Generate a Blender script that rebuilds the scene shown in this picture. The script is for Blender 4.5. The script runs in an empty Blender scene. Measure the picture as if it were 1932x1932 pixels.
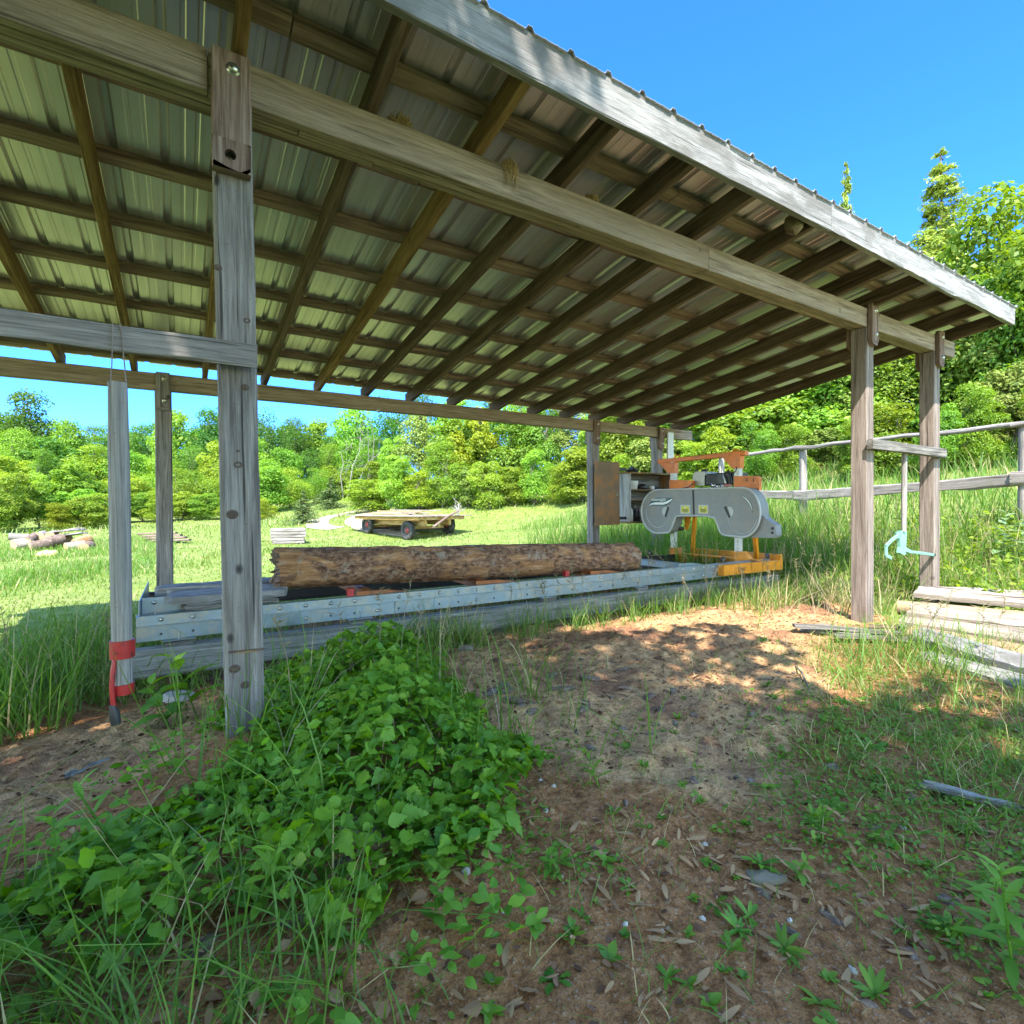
import bpy, math, random
import numpy as np
from mathutils import Vector, Matrix

random.seed(5)
RNG = np.random.default_rng(11)
SC = bpy.context.scene
COL = SC.collection
rad = math.radians

# ------------------------------------------------------------------ camera
CAM = np.array([0.0, 0.0, 1.08])
F, YAW, PITCH, ROLL = 1000.0, rad(31.9), rad(0.4), rad(-0.27)
FW = np.array([math.sin(YAW)*math.cos(PITCH), math.cos(YAW)*math.cos(PITCH), -math.sin(PITCH)])
R0 = np.array([math.cos(YAW), -math.sin(YAW), 0.0])
U0 = np.cross(R0, FW)
RT = math.cos(ROLL)*R0 + math.sin(ROLL)*U0
UP = -math.sin(ROLL)*R0 + math.cos(ROLL)*U0
cd = bpy.data.cameras.new('camera')
cd.sensor_width = 36.0
cd.lens = F/1932*36
cd.clip_start, cd.clip_end = 0.05, 1000
cam = bpy.data.objects.new('camera', cd)
COL.objects.link(cam)
M = Matrix.Identity(4)
for i in range(3):
    M[i][0], M[i][1], M[i][2], M[i][3] = RT[i], UP[i], -FW[i], CAM[i]
cam.matrix_world = M
SC.camera = cam

# ------------------------------------------------------------------ sky, sun, exposure
SUN_DIR = Vector((-0.70, -1.0, 1.65)).normalized()      # towards the sun
w = bpy.data.worlds.new('World'); SC.world = w; w.use_nodes = True
nt = w.node_tree
sky = nt.nodes.new('ShaderNodeTexSky'); sky.sky_type = 'NISHITA'; sky.sun_disc = False
sky.sun_elevation = math.asin(SUN_DIR.z)
sky.sun_rotation = math.atan2(SUN_DIR.x, SUN_DIR.y)
sky.air_density = 1.0; sky.dust_density = 0.2; sky.ozone_density = 4.0; sky.altitude = 300
bg = nt.nodes['Background']; bg.inputs[1].default_value = 0.15
hsv = nt.nodes.new('ShaderNodeHueSaturation'); hsv.inputs['Saturation'].default_value = 1.1
nt.links.new(sky.outputs[0], hsv.inputs['Color']); # tinted deepest blue opposite the sun; warm boost added behind camera for fill
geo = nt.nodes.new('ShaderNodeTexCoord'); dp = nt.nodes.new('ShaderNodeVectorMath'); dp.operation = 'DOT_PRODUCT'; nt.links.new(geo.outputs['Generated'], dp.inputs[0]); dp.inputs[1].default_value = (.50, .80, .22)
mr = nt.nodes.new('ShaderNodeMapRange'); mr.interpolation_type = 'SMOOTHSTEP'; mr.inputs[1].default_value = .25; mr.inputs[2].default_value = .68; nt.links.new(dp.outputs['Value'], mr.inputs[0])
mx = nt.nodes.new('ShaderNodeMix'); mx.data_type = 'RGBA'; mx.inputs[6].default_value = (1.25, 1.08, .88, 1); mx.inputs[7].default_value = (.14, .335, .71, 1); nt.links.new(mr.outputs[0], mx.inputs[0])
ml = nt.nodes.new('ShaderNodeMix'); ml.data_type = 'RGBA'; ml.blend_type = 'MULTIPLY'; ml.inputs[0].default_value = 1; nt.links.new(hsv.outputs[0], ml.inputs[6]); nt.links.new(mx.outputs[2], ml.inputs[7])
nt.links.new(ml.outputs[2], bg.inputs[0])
sl = bpy.data.lights.new('sun', 'SUN'); sl.energy = 2.15; sl.angle = rad(0.53); sl.color = (1.0, 0.95, 0.86)
sun = bpy.data.objects.new('sun', sl); COL.objects.link(sun)
sun.rotation_euler = SUN_DIR.to_track_quat('Z', 'Y').to_euler()
sun.location = (0, 0, 20)
vs = SC.view_settings
vs.view_transform = 'Standard'; vs.look = 'None'; vs.gamma = 1.0; vs.exposure = 2.88; vs.use_curve_mapping = False

# ------------------------------------------------------------------ helpers
def ray(px, py):
    return FW + RT*((px-966.0)/F) + UP*(-(py-966.0)/F)
def at(px, py, D): return CAM + ray(px, py)*D
def atY(px, py, Y):
    r = ray(px, py); return CAM + r*(Y/r[1])
def atX(px, py, X):
    r = ray(px, py); return CAM + r*(X/r[0])
def atZ(px, py, z):
    r = ray(px, py); return CAM + r*((z-CAM[2])/r[2])

_T = RNG.random((256, 256))
def vnoise(x, y):
    x = np.asarray(x, float); y = np.asarray(y, float)
    xi = np.floor(x).astype(int); yi = np.floor(y).astype(int)
    fx = x-xi; fy = y-yi
    fx = fx*fx*(3-2*fx); fy = fy*fy*(3-2*fy)
    a = _T[xi & 255, yi & 255]; b = _T[(xi+1) & 255, yi & 255]
    c = _T[xi & 255, (yi+1) & 255]; d = _T[(xi+1) & 255, (yi+1) & 255]
    return (a*(1-fx)+b*fx)*(1-fy)+(c*(1-fx)+d*fx)*fy
def fbm(x, y, o=4):
    s = 0; a = 0.5; t = 0
    for i in range(o):
        s = s+a*vnoise(x*2**i+17.3*i, y*2**i+5.1*i); t += a; a *= .5
    return s/t
def sst(a, b, x):
    t = np.clip((x-a)/(b-a), 0, 1); return t*t*(3-2*t)

def tag(o, label=None, cat=None, group=None, kind=None):
    if label: o['label'] = label
    if cat: o['category'] = cat
    if group: o['group'] = group
    if kind: o['kind'] = kind
    return o
def thing(name, label, cat, loc=(0, 0, 0), group=None, rotz=0):
    o = bpy.data.objects.new(name, None); COL.objects.link(o)
    o.empty_display_size = .1
    o.location = [float(v) for v in loc]; o.rotation_euler = (0, 0, rotz)
    return tag(o, label, cat, group)
def link(name, me, mat=None, parent=None):
    if mat and not me.materials: me.materials.append(mat)
    o = bpy.data.objects.new(name, me); COL.objects.link(o)
    if parent: o.parent = parent
    return o
def copy_tree(o, parent=None):
    c = o.copy(); COL.objects.link(c)
    if parent: c.parent = parent
    for ch in list(o.children): copy_tree(ch, c)
    return c
def mesh_np(name, V, faces, attrs=None, smooth=False):
    """faces: list of (n,k) int arrays"""
    me = bpy.data.meshes.new(name)
    V = np.ascontiguousarray(V, dtype=np.float32)
    me.vertices.add(len(V)); me.vertices.foreach_set('co', V.ravel())
    loops = np.concatenate([f.ravel() for f in faces]).astype(np.int32)
    tot = np.concatenate([np.full(len(f), f.shape[1], np.int32) for f in faces])
    st = np.concatenate([[0], np.cumsum(tot)[:-1]]).astype(np.int32)
    me.loops.add(len(loops)); me.loops.foreach_set('vertex_index', loops)
    me.polygons.add(len(tot)); me.polygons.foreach_set('loop_start', st); me.polygons.foreach_set('loop_total', tot)
    if smooth: me.polygons.foreach_set('use_smooth', np.ones(len(tot), bool))
    for k, a in (attrs or {}).items():
        a = np.asarray(a, np.float32)
        if a.ndim == 1:
            at_ = me.attributes.new(k, 'FLOAT', 'POINT'); at_.data.foreach_set('value', a)
        else:
            at_ = me.attributes.new(k, 'FLOAT_VECTOR', 'POINT'); at_.data.foreach_set('vector', a.ravel())
    me.update(calc_edges=True); me.validate()
    return me

def nrm(v):
    v = np.asarray(v, float); return v/np.linalg.norm(v)
class MB:
    """collects boards, tubes, prisms and lathes, builds them as ONE mesh"""
    def __init__(s): s.v = []; s.f = []; s.g = []; s.sm = []
    def add(s, V, Fs, G=None, smooth=False):
        b = len(s.v); V = [tuple(map(float, p)) for p in V]; s.v += V
        s.g += [tuple(map(float, q)) for q in (G if G is not None else V)]
        for f in Fs: s.f.append(tuple(b+i for i in f)); s.sm.append(smooth)
        return s
    def board(s, p0, p1, up, wd, th, ch=.006, seg=None, jit=.0015, wave=0., bow=None):
        """box from p0 to p1; th measured along up, wd across"""
        p0 = np.array(p0, float); p1 = np.array(p1, float); L = np.linalg.norm(p1-p0); d = (p1-p0)/L
        up = np.array(up, float); up = nrm(up-d*(up@d)); sd = np.cross(d, up)
        seg = seg or max(1, int(L/.22)); ch = min(ch, wd*.3, th*.3)
        a, b = wd/2, th/2
        prof = [(-a+ch, -b), (a-ch, -b), (a, -b+ch), (a, b-ch), (a-ch, b), (-a+ch, b), (-a, b-ch), (-a, -b+ch)]
        off = np.array([random.random()*9, random.random()*9, random.random()*9])
        V = []; G = []; ph = random.random()*9
        for i in range(seg+1):
            t = i/seg; c = p0+(p1-p0)*t
            if bow is not None: c = c+np.array(bow)*(4*t*(1-t))
            for k, (x, y) in enumerate(prof):
                jx, jy = (random.uniform(-jit, jit), random.uniform(-jit, jit))
                if wave and k in (0, 1): jy += wave*(math.sin(t*L*2.3+ph)+.6*math.sin(t*L*5.1+ph*2))
                V.append(c+sd*(x+jx)+up*(y+jy)); G.append((t*L+off[0], x+off[1], y+off[2]))
        Fs = []
        for i in range(seg):
            for k in range(8):
                q = (k+1) % 8
                Fs.append((i*8+k, i*8+q, (i+1)*8+q, (i+1)*8+k))
        Fs.append(tuple(range(7, -1, -1))); Fs.append(tuple(seg*8+k for k in range(8)))
        return s.add(V, Fs, G)
    def box(s, lo, hi, ch=.004):
        lo = np.minimum(lo, hi).astype(float); hi2 = np.maximum(lo, hi).astype(float)
        lo, hi = lo, hi2
        c = (lo+hi)/2; d = hi-lo; k = int(np.argmax(d)); e = np.eye(3)
        u = [(1, 2), (2, 0), (0, 1)][k]
        p0 = c-e[k]*d[k]/2; p1 = c+e[k]*d[k]/2
        # up = axis u[1]; side = cross(d, up)
        return s.board(p0, p1, e[u[1]], d[u[0]], d[u[1]], ch, seg=1, jit=0)
    def tube(s, pts, r, n=8, caps=True, smooth=True):
        pts = [np.array(p, float) for p in pts]; m = len(pts)
        rs = r if hasattr(r, '__len__') else [r]*m
        V = []; G = []; Fs = []; x = None; L = 0; off = random.random()*9
        for i, p in enumerate(pts):
            d = nrm((pts[min(i+1, m-1)]-pts[max(i-1, 0)]))
            if x is None: x = nrm(np.cross(d, (0, 0, 1) if abs(d[2]) < .9 else (1, 0, 0)))
            else: x = nrm(x-d*(x@d))
            y = np.cross(d, x)
            if i: L += np.linalg.norm(p-pts[i-1])
            for k in range(n):
                a = 2*math.pi*k/n
                V.append(p+(x*math.cos(a)+y*math.sin(a))*rs[i]); G.append((L+off, rs[i]*math.cos(a)+off, rs[i]*math.sin(a)))
        for i in range(m-1):
            for k in range(n):
                q = (k+1) % n; Fs.append((i*n+k, i*n+q, (i+1)*n+q, (i+1)*n+k))
        s.add(V, Fs, G, smooth)
        if caps: s.add(V[:n], [tuple(range(n-1, -1, -1))], G[:n]); s.add(V[-n:], [tuple(range(n))], G[-n:])
        return s
    def prism(s, poly, n, th):
        """poly: 3D points in a plane; extruded by n*th"""
        P = [np.array(p, float) for p in poly]; n = nrm(n)*th; m = len(P)
        V = P+[p+n for p in P]
        Fs = [tuple(range(m)), tuple(range(2*m-1, m-1, -1))]
        for i in range(m):
            q = (i+1) % m; Fs.append((i, i+m, q+m, q))
        return s.add(V, Fs)
    def lathe(s, prof, c, axis, n=24, smooth=True):
        """prof: list of (r, h) around axis at c"""
        axis = nrm(axis); x = nrm(np.cross(axis, (0, 0, 1) if abs(axis[2]) < .9 else (1, 0, 0))); y = np.cross(axis, x); c = np.array(c, float)
        V = []; Fs = []
        for r, h in prof:
            for k in range(n):
                a = 2*math.pi*k/n; V.append(c+axis*h+(x*math.cos(a)+y*math.sin(a))*r)
        for i in range(len(prof)-1):
            for k in range(n):
                q = (k+1) % n; Fs.append((i*n+k, i*n+q, (i+1)*n+q, (i+1)*n+k))
        return s.add(V, Fs, None, smooth)
    def build(s, name, mat, parent=None, recalc=False):
        o0 = np.zeros(3)
        p = parent
        while p is not None: o0 = o0+np.array(p.location); p = p.parent
        me = bpy.data.meshes.new(name)
        me.from_pydata([(v[0]-o0[0], v[1]-o0[1], v[2]-o0[2]) for v in s.v], [], s.f)
        a = me.attributes.new('gr', 'FLOAT_VECTOR', 'POINT'); a.data.foreach_set('vector', np.array(s.g, np.float32).ravel())
        me.polygons.foreach_set('use_smooth', s.sm); me.update()
        import bmesh
        bm = bmesh.new(); bm.from_mesh(me); bmesh.ops.recalc_face_normals(bm, faces=bm.faces); bm.to_mesh(me); bm.free()
        return link(name, me, mat, parent)

# ------------------------------------------------------------------ materials
class NT:
    def __init__(s, name):
        s.m = bpy.data.materials.new(name); s.m.use_nodes = True; s.t = s.m.node_tree
        for n in list(s.t.nodes): s.t.nodes.remove(n)
        s.out = s.t.nodes.new('ShaderNodeOutputMaterial')
    def n(s, typ, ins=None, **kw):
        nd = s.t.nodes.new('ShaderNode'+typ)
        for k, v in kw.items(): setattr(nd, k, v)
        for k, v in (ins or {}).items(): s.set(nd.inputs[k], v)
        return nd
    def set(s, sock, v):
        if hasattr(v, 'links') or isinstance(v, bpy.types.NodeSocket): s.t.links.new(v, sock)
        else:
            if sock.type == 'RGBA' and len(v) == 3: v = (*v, 1)
            sock.default_value = v
    def attr(s, nm): return s.n('Attribute', attribute_name=nm)
    def noise(s, vec, scale, detail=4, rough=.55, dist=0.):
        return s.n('TexNoise', {'Vector': vec, 'Scale': scale, 'Detail': detail, 'Roughness': rough, 'Distortion': dist}).outputs[0]
    def mapping(s, vec, sc):
        return s.n('Mapping', {'Vector': vec, 'Scale': sc}).outputs[0]
    def ramp(s, fac, stops, interp='LINEAR'):
        r = s.n('ValToRGB', {'Fac': fac}); cr = r.color_ramp; cr.interpolation = interp
        while len(cr.elements) < len(stops): cr.elements.new(.5)
        for e, (p, c) in zip(cr.elements, stops):
            e.position = p; e.color = (*c, 1) if hasattr(c, '__len__') else (c, c, c, 1)
        return r.outputs[0]
    def mix(s, fac, a, b, blend='MIX'):
        nd = s.n('Mix', data_type='RGBA', blend_type=blend); nd.clamp_factor = True
        s.set(nd.inputs[0], fac); s.set(nd.inputs[6], a); s.set(nd.inputs[7], b)
        return nd.outputs[2]
    def math(s, op, a, b=0., clamp=False):
        nd = s.n('Math', operation=op, use_clamp=clamp); s.set(nd.inputs[0], a); s.set(nd.inputs[1], b); return nd.outputs[0]
    def bump(s, h, strength=.4, dist=.01):
        return s.n('Bump', {'Height': h, 'Strength': strength, 'Distance': dist}).outputs[0]
    def principled(s, **k):
        nd = s.n('BsdfPrincipled')
        for kk, v in k.items(): s.set(nd.inputs[kk.replace('_', ' ')], v)
        s.t.links.new(nd.outputs[0], s.out.inputs[0]); return nd

def wood(name, dark, mid, light, grain=34., knots=.6, rough=.85, blot=.5, bump=.5, crack=.6, stain=None):
    T = NT(name); g = T.attr('gr').outputs['Vector']
    n1 = T.noise(T.mapping(g, (1.6, grain, grain)), 1.0, 7, .62, .6)
    n2 = T.noise(T.mapping(g, (.9, 5, 5)), 1.0, 5, .6); n6 = T.noise(T.mapping(g, (7, 170, 170)), 1.0, 3, .6)
    c = T.ramp(n1, [(.33, dark), (.5, mid), (.66, light)])
    c = T.mix(T.math('MULTIPLY', T.ramp(n6, [(.30, 1.), (.5, 0.)]), .55), c, [x*.55 for x in dark])
    c = T.mix(T.math('MULTIPLY', T.ramp(n6, [(.54, 0.), (.72, 1.)]), .35), c, [min(1, x*1.25) for x in light])
    c = T.mix(T.math('MULTIPLY', T.ramp(n2, [(.42, 0.), (.66, 1.)]), blot), c, T.mix(.5, dark, mid))
    vo = T.n('TexVoronoi', {'Vector': T.mapping(g, (4.6, 7.0, 4.0)), 'Scale': 1.0, 'Randomness': 1.0}).outputs['Distance']
    kn = T.math('MULTIPLY', T.math('MULTIPLY', T.ramp(vo, [(.06, 1.), (.10, .6), (.13, .0)]), T.ramp(n2, [(.47, 0.), (.53, 1.)])), knots)
    c = T.mix(kn, c, [x*.35 for x in dark])
    cr = T.math('MULTIPLY', T.ramp(T.noise(T.mapping(g, (1.0, 20+grain*1.1, 20+grain*1.1)), 1.0, 5, .55), [(.60, 0.), (.655, 1.)]), crack)
    c = T.mix(cr, c, [x*.25 for x in dark])
    sp = T.math('MULTIPLY', T.ramp(T.noise(g, 90., 2, .5), [(.66, 0.), (.74, 1.)]), .35)
    c = T.mix(sp, c, [x*.4 for x in dark])
    if stain:
        c = T.mix(T.ramp(T.noise(T.mapping(g, (1.5, 4, 4)), 1.2, 6, .65), [(.5, 0.), (.62, 1.)]), c, stain)
    h = T.math('SUBTRACT', T.math('ADD', n1, T.math('MULTIPLY', n6, .5)), T.math('MULTIPLY', cr, .7)); h = T.math('SUBTRACT', h, T.math('MULTIPLY', kn, .3))
    T.principled(Base_Color=c, Roughness=rough, Specular_IOR_Level=.25, Normal=T.bump(h, bump, .006))
    return T.m
W_POST = wood('weathered_post_wood', (.085, .074, .068), (.205, .183, .172), (.32, .295, .28), knots=.95, crack=.8, bump=.7)
W_POST_TAN = wood('tan_post_wood', (.10, .076, .062), (.215, .17, .147), (.30, .25, .222), knots=.5, crack=.8)
W_BEAM = wood('beam_wood', (.14, .105, .074), (.29, .228, .17), (.38, .31, .25), grain=26, knots=.7, blot=.6)
W_RAFT = wood('rafter_wood', (.052, .033, .023), (.125, .083, .058), (.20, .142, .105), grain=24, knots=.5)
W_RAFT_LIT = wood('lit_ochre_rafter_wood', (.10, .055, .022), (.225, .132, .054), (.32, .21, .10), grain=24, knots=.5)  # ochre tone puts the light on the left rafters into the colour
W_PURL = wood('purlin_wood', (.13, .085, .062), (.285, .195, .15), (.39, .295, .235), grain=22, knots=.5)
W_FASC = wood('fascia_wood', (.12, .113, .108), (.255, .245, .24), (.36, .35, .345), grain=20, knots=.15, blot=.55, bump=.8, crack=.4, stain=(.15, .14, .132))
W_CHEEK = wood('cheek_wood', (.085, .050, .038), (.19, .125, .10), (.30, .22, .19), knots=.6)
W_TIMB = wood('sill_timber_wood', (.10, .095, .08), (.215, .205, .185), (.31, .30, .275), knots=.3, blot=.3)
W_FENCE = wood('fence_wood', (.13, .11, .095), (.25, .222, .20), (.34, .31, .285), grain=22, knots=.4, crack=.9)
W_SLAB = wood('slab_wood', (.13, .10, .08), (.305, .25, .205), (.41, .355, .305), grain=6, knots=.25, crack=.9, bump=.8)
W_ORNG = wood('fresh_slab_wood', (.17, .105, .055), (.32, .215, .125), (.39, .29, .195), grain=8, knots=.25, crack=.6)
W_DECK = wood('wagon_wood', (.24, .15, .06), (.46, .31, .14), (.58, .43, .24), grain=12, knots=.4)
W_DARK = wood('dark_plank_wood', (.05, .045, .04), (.14, .125, .11), (.26, .24, .22), knots=.2)
W_HAND = wood('tool_handle_wood', (.13, .12, .112), (.26, .24, .225), (.36, .335, .315), grain=60, knots=0., crack=.5)
W_CAB = wood('cabinet_wood', (.10, .065, .03), (.24, .16, .085), (.38, .27, .16), grain=14, knots=.2, stain=(.22, .10, .03))
W_CABW = wood('cabinet_side_wood', (.20, .20, .20), (.42, .42, .41), (.55, .55, .54), grain=14, knots=.1)

def simple(name, col, rough=.5, metal=0., var=.25, scale=6., bump=0., spec=.5, dirt=None, dirtamt=.5, dscale=9.):
    T = NT(name); g = T.attr('gr').outputs['Vector']
    n = T.noise(g, scale, 6, .65)
    c = T.mix(T.ramp(n, [(.3, 0.), (.7, 1.)]), [x*(1-var) for x in col], [min(1, x*(1+var*.6)) for x in col])
    if dirt: c = T.mix(T.math('MULTIPLY', T.ramp(T.noise(g, dscale, 8, .7), [(.5, 0.), (.6, 1.)]), dirtamt), c, dirt)
    kw = dict(Base_Color=c, Roughness=T.ramp(n, [(.3, max(.05, rough-.1)), (.7, min(1, rough+.12))]), Metallic=metal, Specular_IOR_Level=spec)
    if bump: kw['Normal'] = T.bump(n, bump, .01)
    T.principled(**kw); return T.m
def sheet_mat():
    T = NT('galvanised_roof_sheet'); g = T.attr('gr').outputs['Vector']; n = T.noise(g, 2.2, 4, .55)
    c = T.mix(T.ramp(n, [(.3, 0.), (.7, 1.)]), (.58, .535, .55), (.70, .655, .67))
    c = T.mix(T.math('MULTIPLY', T.ramp(T.noise(T.mapping(g, (.7, 9, 1)), 1.5, 6, .6), [(.55, 0.), (.7, 1.)]), .35), c, (.30, .26, .22))
    T.principled(Base_Color=c, Metallic=.62, Roughness=.30); return T.m
M_SHEET = sheet_mat()
M_GALV = simple('galvanised_rail', (.23, .29, .335), .42, .6, .15, 5., dirt=(.42, .36, .25), dirtamt=.45)
M_BOLT = simple('zinc_bolt', (.55, .55, .52), .35, .9)
M_ORANGE = simple('orange_paint', (.66, .17, .012), .45, 0., .12, 5., dirt=(.22, .07, .015), dirtamt=.35)
M_RUSTB = simple('rusty_orange_paint', (.28, .085, .018), .6, 0., .3, 6., dirt=(.10, .035, .015), dirtamt=.7)
M_ORANGE_LT = simple('orange_yellow_paint', (.74, .27, .014), .45, 0., .12, 5., dirt=(.30, .12, .02), dirtamt=.3)
M_WHITE = simple('white_steel_paint', (.58, .59, .58), .4, 0., .08, 4., dirt=(.45, .42, .36), dirtamt=.25)
M_COVER = simple('grey_plastic_cover', (.215, .225, .235), .55, 0., .08, 12., bump=.06, dirt=(.34, .29, .22), dirtamt=.28, dscale=5.)
M_COVER_EDGE = simple('grey_plastic_edge', (.42, .44, .45), .5, 0., .06, 30.)
M_GROOVE = simple('dark_recess', (.035, .037, .04), .7)
M_BLACK = simple('black_engine', (.022, .022, .024), .45, 0., .3)
M_TANK = simple('engine_tank', (.40, .40, .36), .4, 0., .1)
M_CHROME = simple('engine_metal', (.5, .5, .5), .3, .9)
M_TEAL = simple('dark_teal_decal', (.018, .07, .09), .4, 0., .05)
M_DWHITE = simple('white_decal', (.70, .75, .78), .4, 0., .04)
M_YELLOW = simple('yellow_decal', (.55, .50, .02), .45, 0., .06)
M_OLIVE = simple('olive_print', (.24, .24, .02), .5, 0., .2)
M_RED = simple('red_paint', (.36, .012, .014), .45, 0., .2, 8., dirt=(.03, .012, .01), dirtamt=.95, dscale=10.)
M_MINT = simple('mint_paint', (.17, .37, .285), .45, 0., .1, 6., dirt=(.20, .30, .24), dirtamt=.3)
M_RUSTDOOR = simple('rusty_door', (.20, .12, .06), .7, 0., .4, 4., dirt=(.30, .115, .025), dirtamt=.8, dscale=4.)
M_WIRE = simple('wire', (.20, .15, .12), .5, .5)
M_TUBW = simple('white_tub', (.66, .66, .64), .4, 0., .05)
M_TURQ = simple('turquoise_plastic', (.03, .36, .33), .35, 0., .08)
M_TYRE = simple('tyre_rubber', (.035, .034, .034), .8, 0., .3, 12., dirt=(.14, .12, .10), dirtamt=.5)
M_RIM = simple('red_rim', (.35, .05, .04), .5, .1, .2)
M_STEEL = simple('dark_steel', (.06, .055, .05), .55, .5, .3)
M_PEBBLE = simple('pale_stone', (.40, .37, .34), .8, 0., .25, 8.)
M_STONE = simple('field_stone', (.21, .165, .115), .85, 0., .35, 9., bump=.5)
M_YROCK = simple('yellow_stone', (.62, .50, .20), .8, 0., .2, 6.)
M_GUARD = simple('pink_part', (.5, .12, .14), .5)

def bark_mat():
    T = NT('log_bark'); g = T.attr('gr').outputs['Vector']
    big = T.noise(T.mapping(g, (1.3, 2.2, 2.2)), 2.2, 6, .6, .8)
    fine = T.noise(T.mapping(g, (5, 10, 10)), 3.5, 7, .7, .4)
    barkc = T.ramp(fine, [(.36, (.042, .022, .014)), (.5, (.175, .092, .055)), (.64, (.33, .205, .135))])
    bare = T.ramp(T.noise(T.mapping(g, (2, 12, 12)), 2.5, 6, .65), [(.36, (.19, .088, .038)), (.52, (.33, .17, .078)), (.66, (.44, .27, .155))])
    c = T.mix(T.ramp(big, [(.50, 0.), (.57, 1.)]), barkc, bare)
    mo = T.noise(g, 7.5, 6, .7)
    c = T.mix(T.ramp(mo, [(.56, 0.), (.64, .7)]), c, (.31, .255, .205))
    c = T.mix(T.ramp(T.noise(g, 17., 5, .65), [(.63, 0.), (.69, .7)]), c, (.012, .010, .009))
    vo = T.n('TexVoronoi', {'Vector': T.mapping(g, (2.2, 3.2, 3.2)), 'Scale': 1.2}).outputs['Distance']
    c = T.mix(T.ramp(vo, [(.07, 1.), (.13, 0.)]), c, (.010, .008, .007))
    h = T.math('ADD', T.math('MULTIPLY', fine, .8), T.math('MULTIPLY', big, .8))
    T.principled(Base_Color=c, Roughness=.9, Specular_IOR_Level=.2, Normal=T.bump(h, .9, .02)); return T.m
M_BARK = bark_mat()
M_TRUNK = simple('tree_bark', (.16, .135, .11), .9, 0., .5, 9., bump=.6, spec=.2)
M_DEADW = simple('dead_branch_wood', (.42, .39, .36), .85, 0., .3, 7., spec=.2)
M_SNAG = simple('grey_snag_wood', (.20, .18, .16), .85, 0., .3, 7., spec=.2)
M_LOGEND = wood('log_end_wood', (.25, .16, .08), (.46, .32, .18), (.55, .42, .28), grain=12, knots=0.)
M_BARKP = simple('bark_flake', (.145, .10, .078), .9, 0., .55, 14., bump=.5, spec=.1, dirt=(.26, .21, .18), dirtamt=.6, dscale=22.)
M_CHIP = simple('brown_chip', (.12, .07, .045), .9, 0., .5, 20., spec=.2)
M_STRAW = simple('straw', (.46, .33, .16), .85, 0., .5, 30., spec=.2)
M_MUD = simple('mud_nest', (.20, .15, .10), .95, 0., .4, 25., bump=.8, spec=.1)

def leafm(name, c1, c2, trans=.4, objv=.25, rough=.5, gloss=.06, tip=None):
    T = NT(name); cv = T.attr('cv').outputs['Fac']
    c = T.mix(cv, c1, c2)
    if tip: c = T.mix(T.ramp(cv, [(.93, 0.), (.95, 1.)]), c, tip)
    if objv:
        r = T.n('ObjectInfo').outputs['Random']
        hs = T.n('HueSaturation', {'Color': c, 'Hue': T.math('ADD', .5-.012*objv/.25, T.math('MULTIPLY', r, .03*objv/.25)), 'Saturation': 1.0,
                                   'Value': T.math('ADD', 1-objv, T.math('MULTIPLY', T.n('TexWhiteNoise', {'W': r}, noise_dimensions='1D').outputs[0], 2*objv))})
        c = hs.outputs[0]
    d = T.n('BsdfDiffuse', {'Color': c})
    tc = T.n('HueSaturation', {'Color': c, 'Hue': .485, 'Saturation': 1.1, 'Value': 1.35}).outputs[0]
    t = T.n('BsdfTranslucent', {'Color': tc})
    m1 = T.n('MixShader', {0: trans, 1: d.outputs[0], 2: t.outputs[0]})
    g = T.n('BsdfGlossy', {'Color': (1, 1, 1), 'Roughness': rough})
    m2 = T.n('MixShader', {0: gloss, 1: m1.outputs[0], 2: g.outputs[0]})
    T.t.links.new(m2.outputs[0], T.out.inputs[0]); return T.m
L_DARK = leafm('dark_broadleaf', (.045, .130, .020), (.125, .250, .034), trans=.5, gloss=.012)
L_MID = leafm('mid_broadleaf', (.105, .225, .028), (.235, .390, .046), trans=.5, gloss=.012)
L_BRIGHT = leafm('bright_shrub_leaf', (.130, .222, .025), (.285, .385, .045), trans=.5, gloss=.012)
L_YEL = leafm('yellow_green_leaf', (.16, .235, .020), (.29, .36, .036), trans=.5, gloss=.012)
L_CEDAR = leafm('cedar_spray', (.125, .185, .036), (.280, .340, .066), .25, gloss=.01)
L_SPRUCE = leafm('spruce_needles', (.08, .14, .05), (.19, .26, .08), .2, gloss=.01)
L_VINE = leafm('creeper_leaf', (.062, .195, .013), (.205, .375, .026), .46, 0., .5, .02, tip=(.26, .38, .04))
L_GRASS = leafm('tall_grass_blade', (.065, .165, .020), (.185, .310, .044), .42, 0., .55, .02, tip=(.45, .37, .18))
L_LAWN = leafm('lawn_blade', (.105, .185, .024), (.205, .275, .048), .35, 0., .6, .03, tip=(.50, .43, .20))
L_STALK = leafm('dry_seed_stalk', (.16, .15, .06), (.40, .32, .20), .3, 0., .6, .03)
L_WEED = leafm('weed_leaf', (.075, .200, .018), (.190, .345, .036), .42, .2, .5, .02)
L_LITTER = leafm('dead_leaf', (.18, .078, .030), (.42, .255, .125), .15, 0., .8, .02)
L_MILK = leafm('milkweed_leaf', (.13, .22, .08), (.22, .32, .14), .35, .1)

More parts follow.
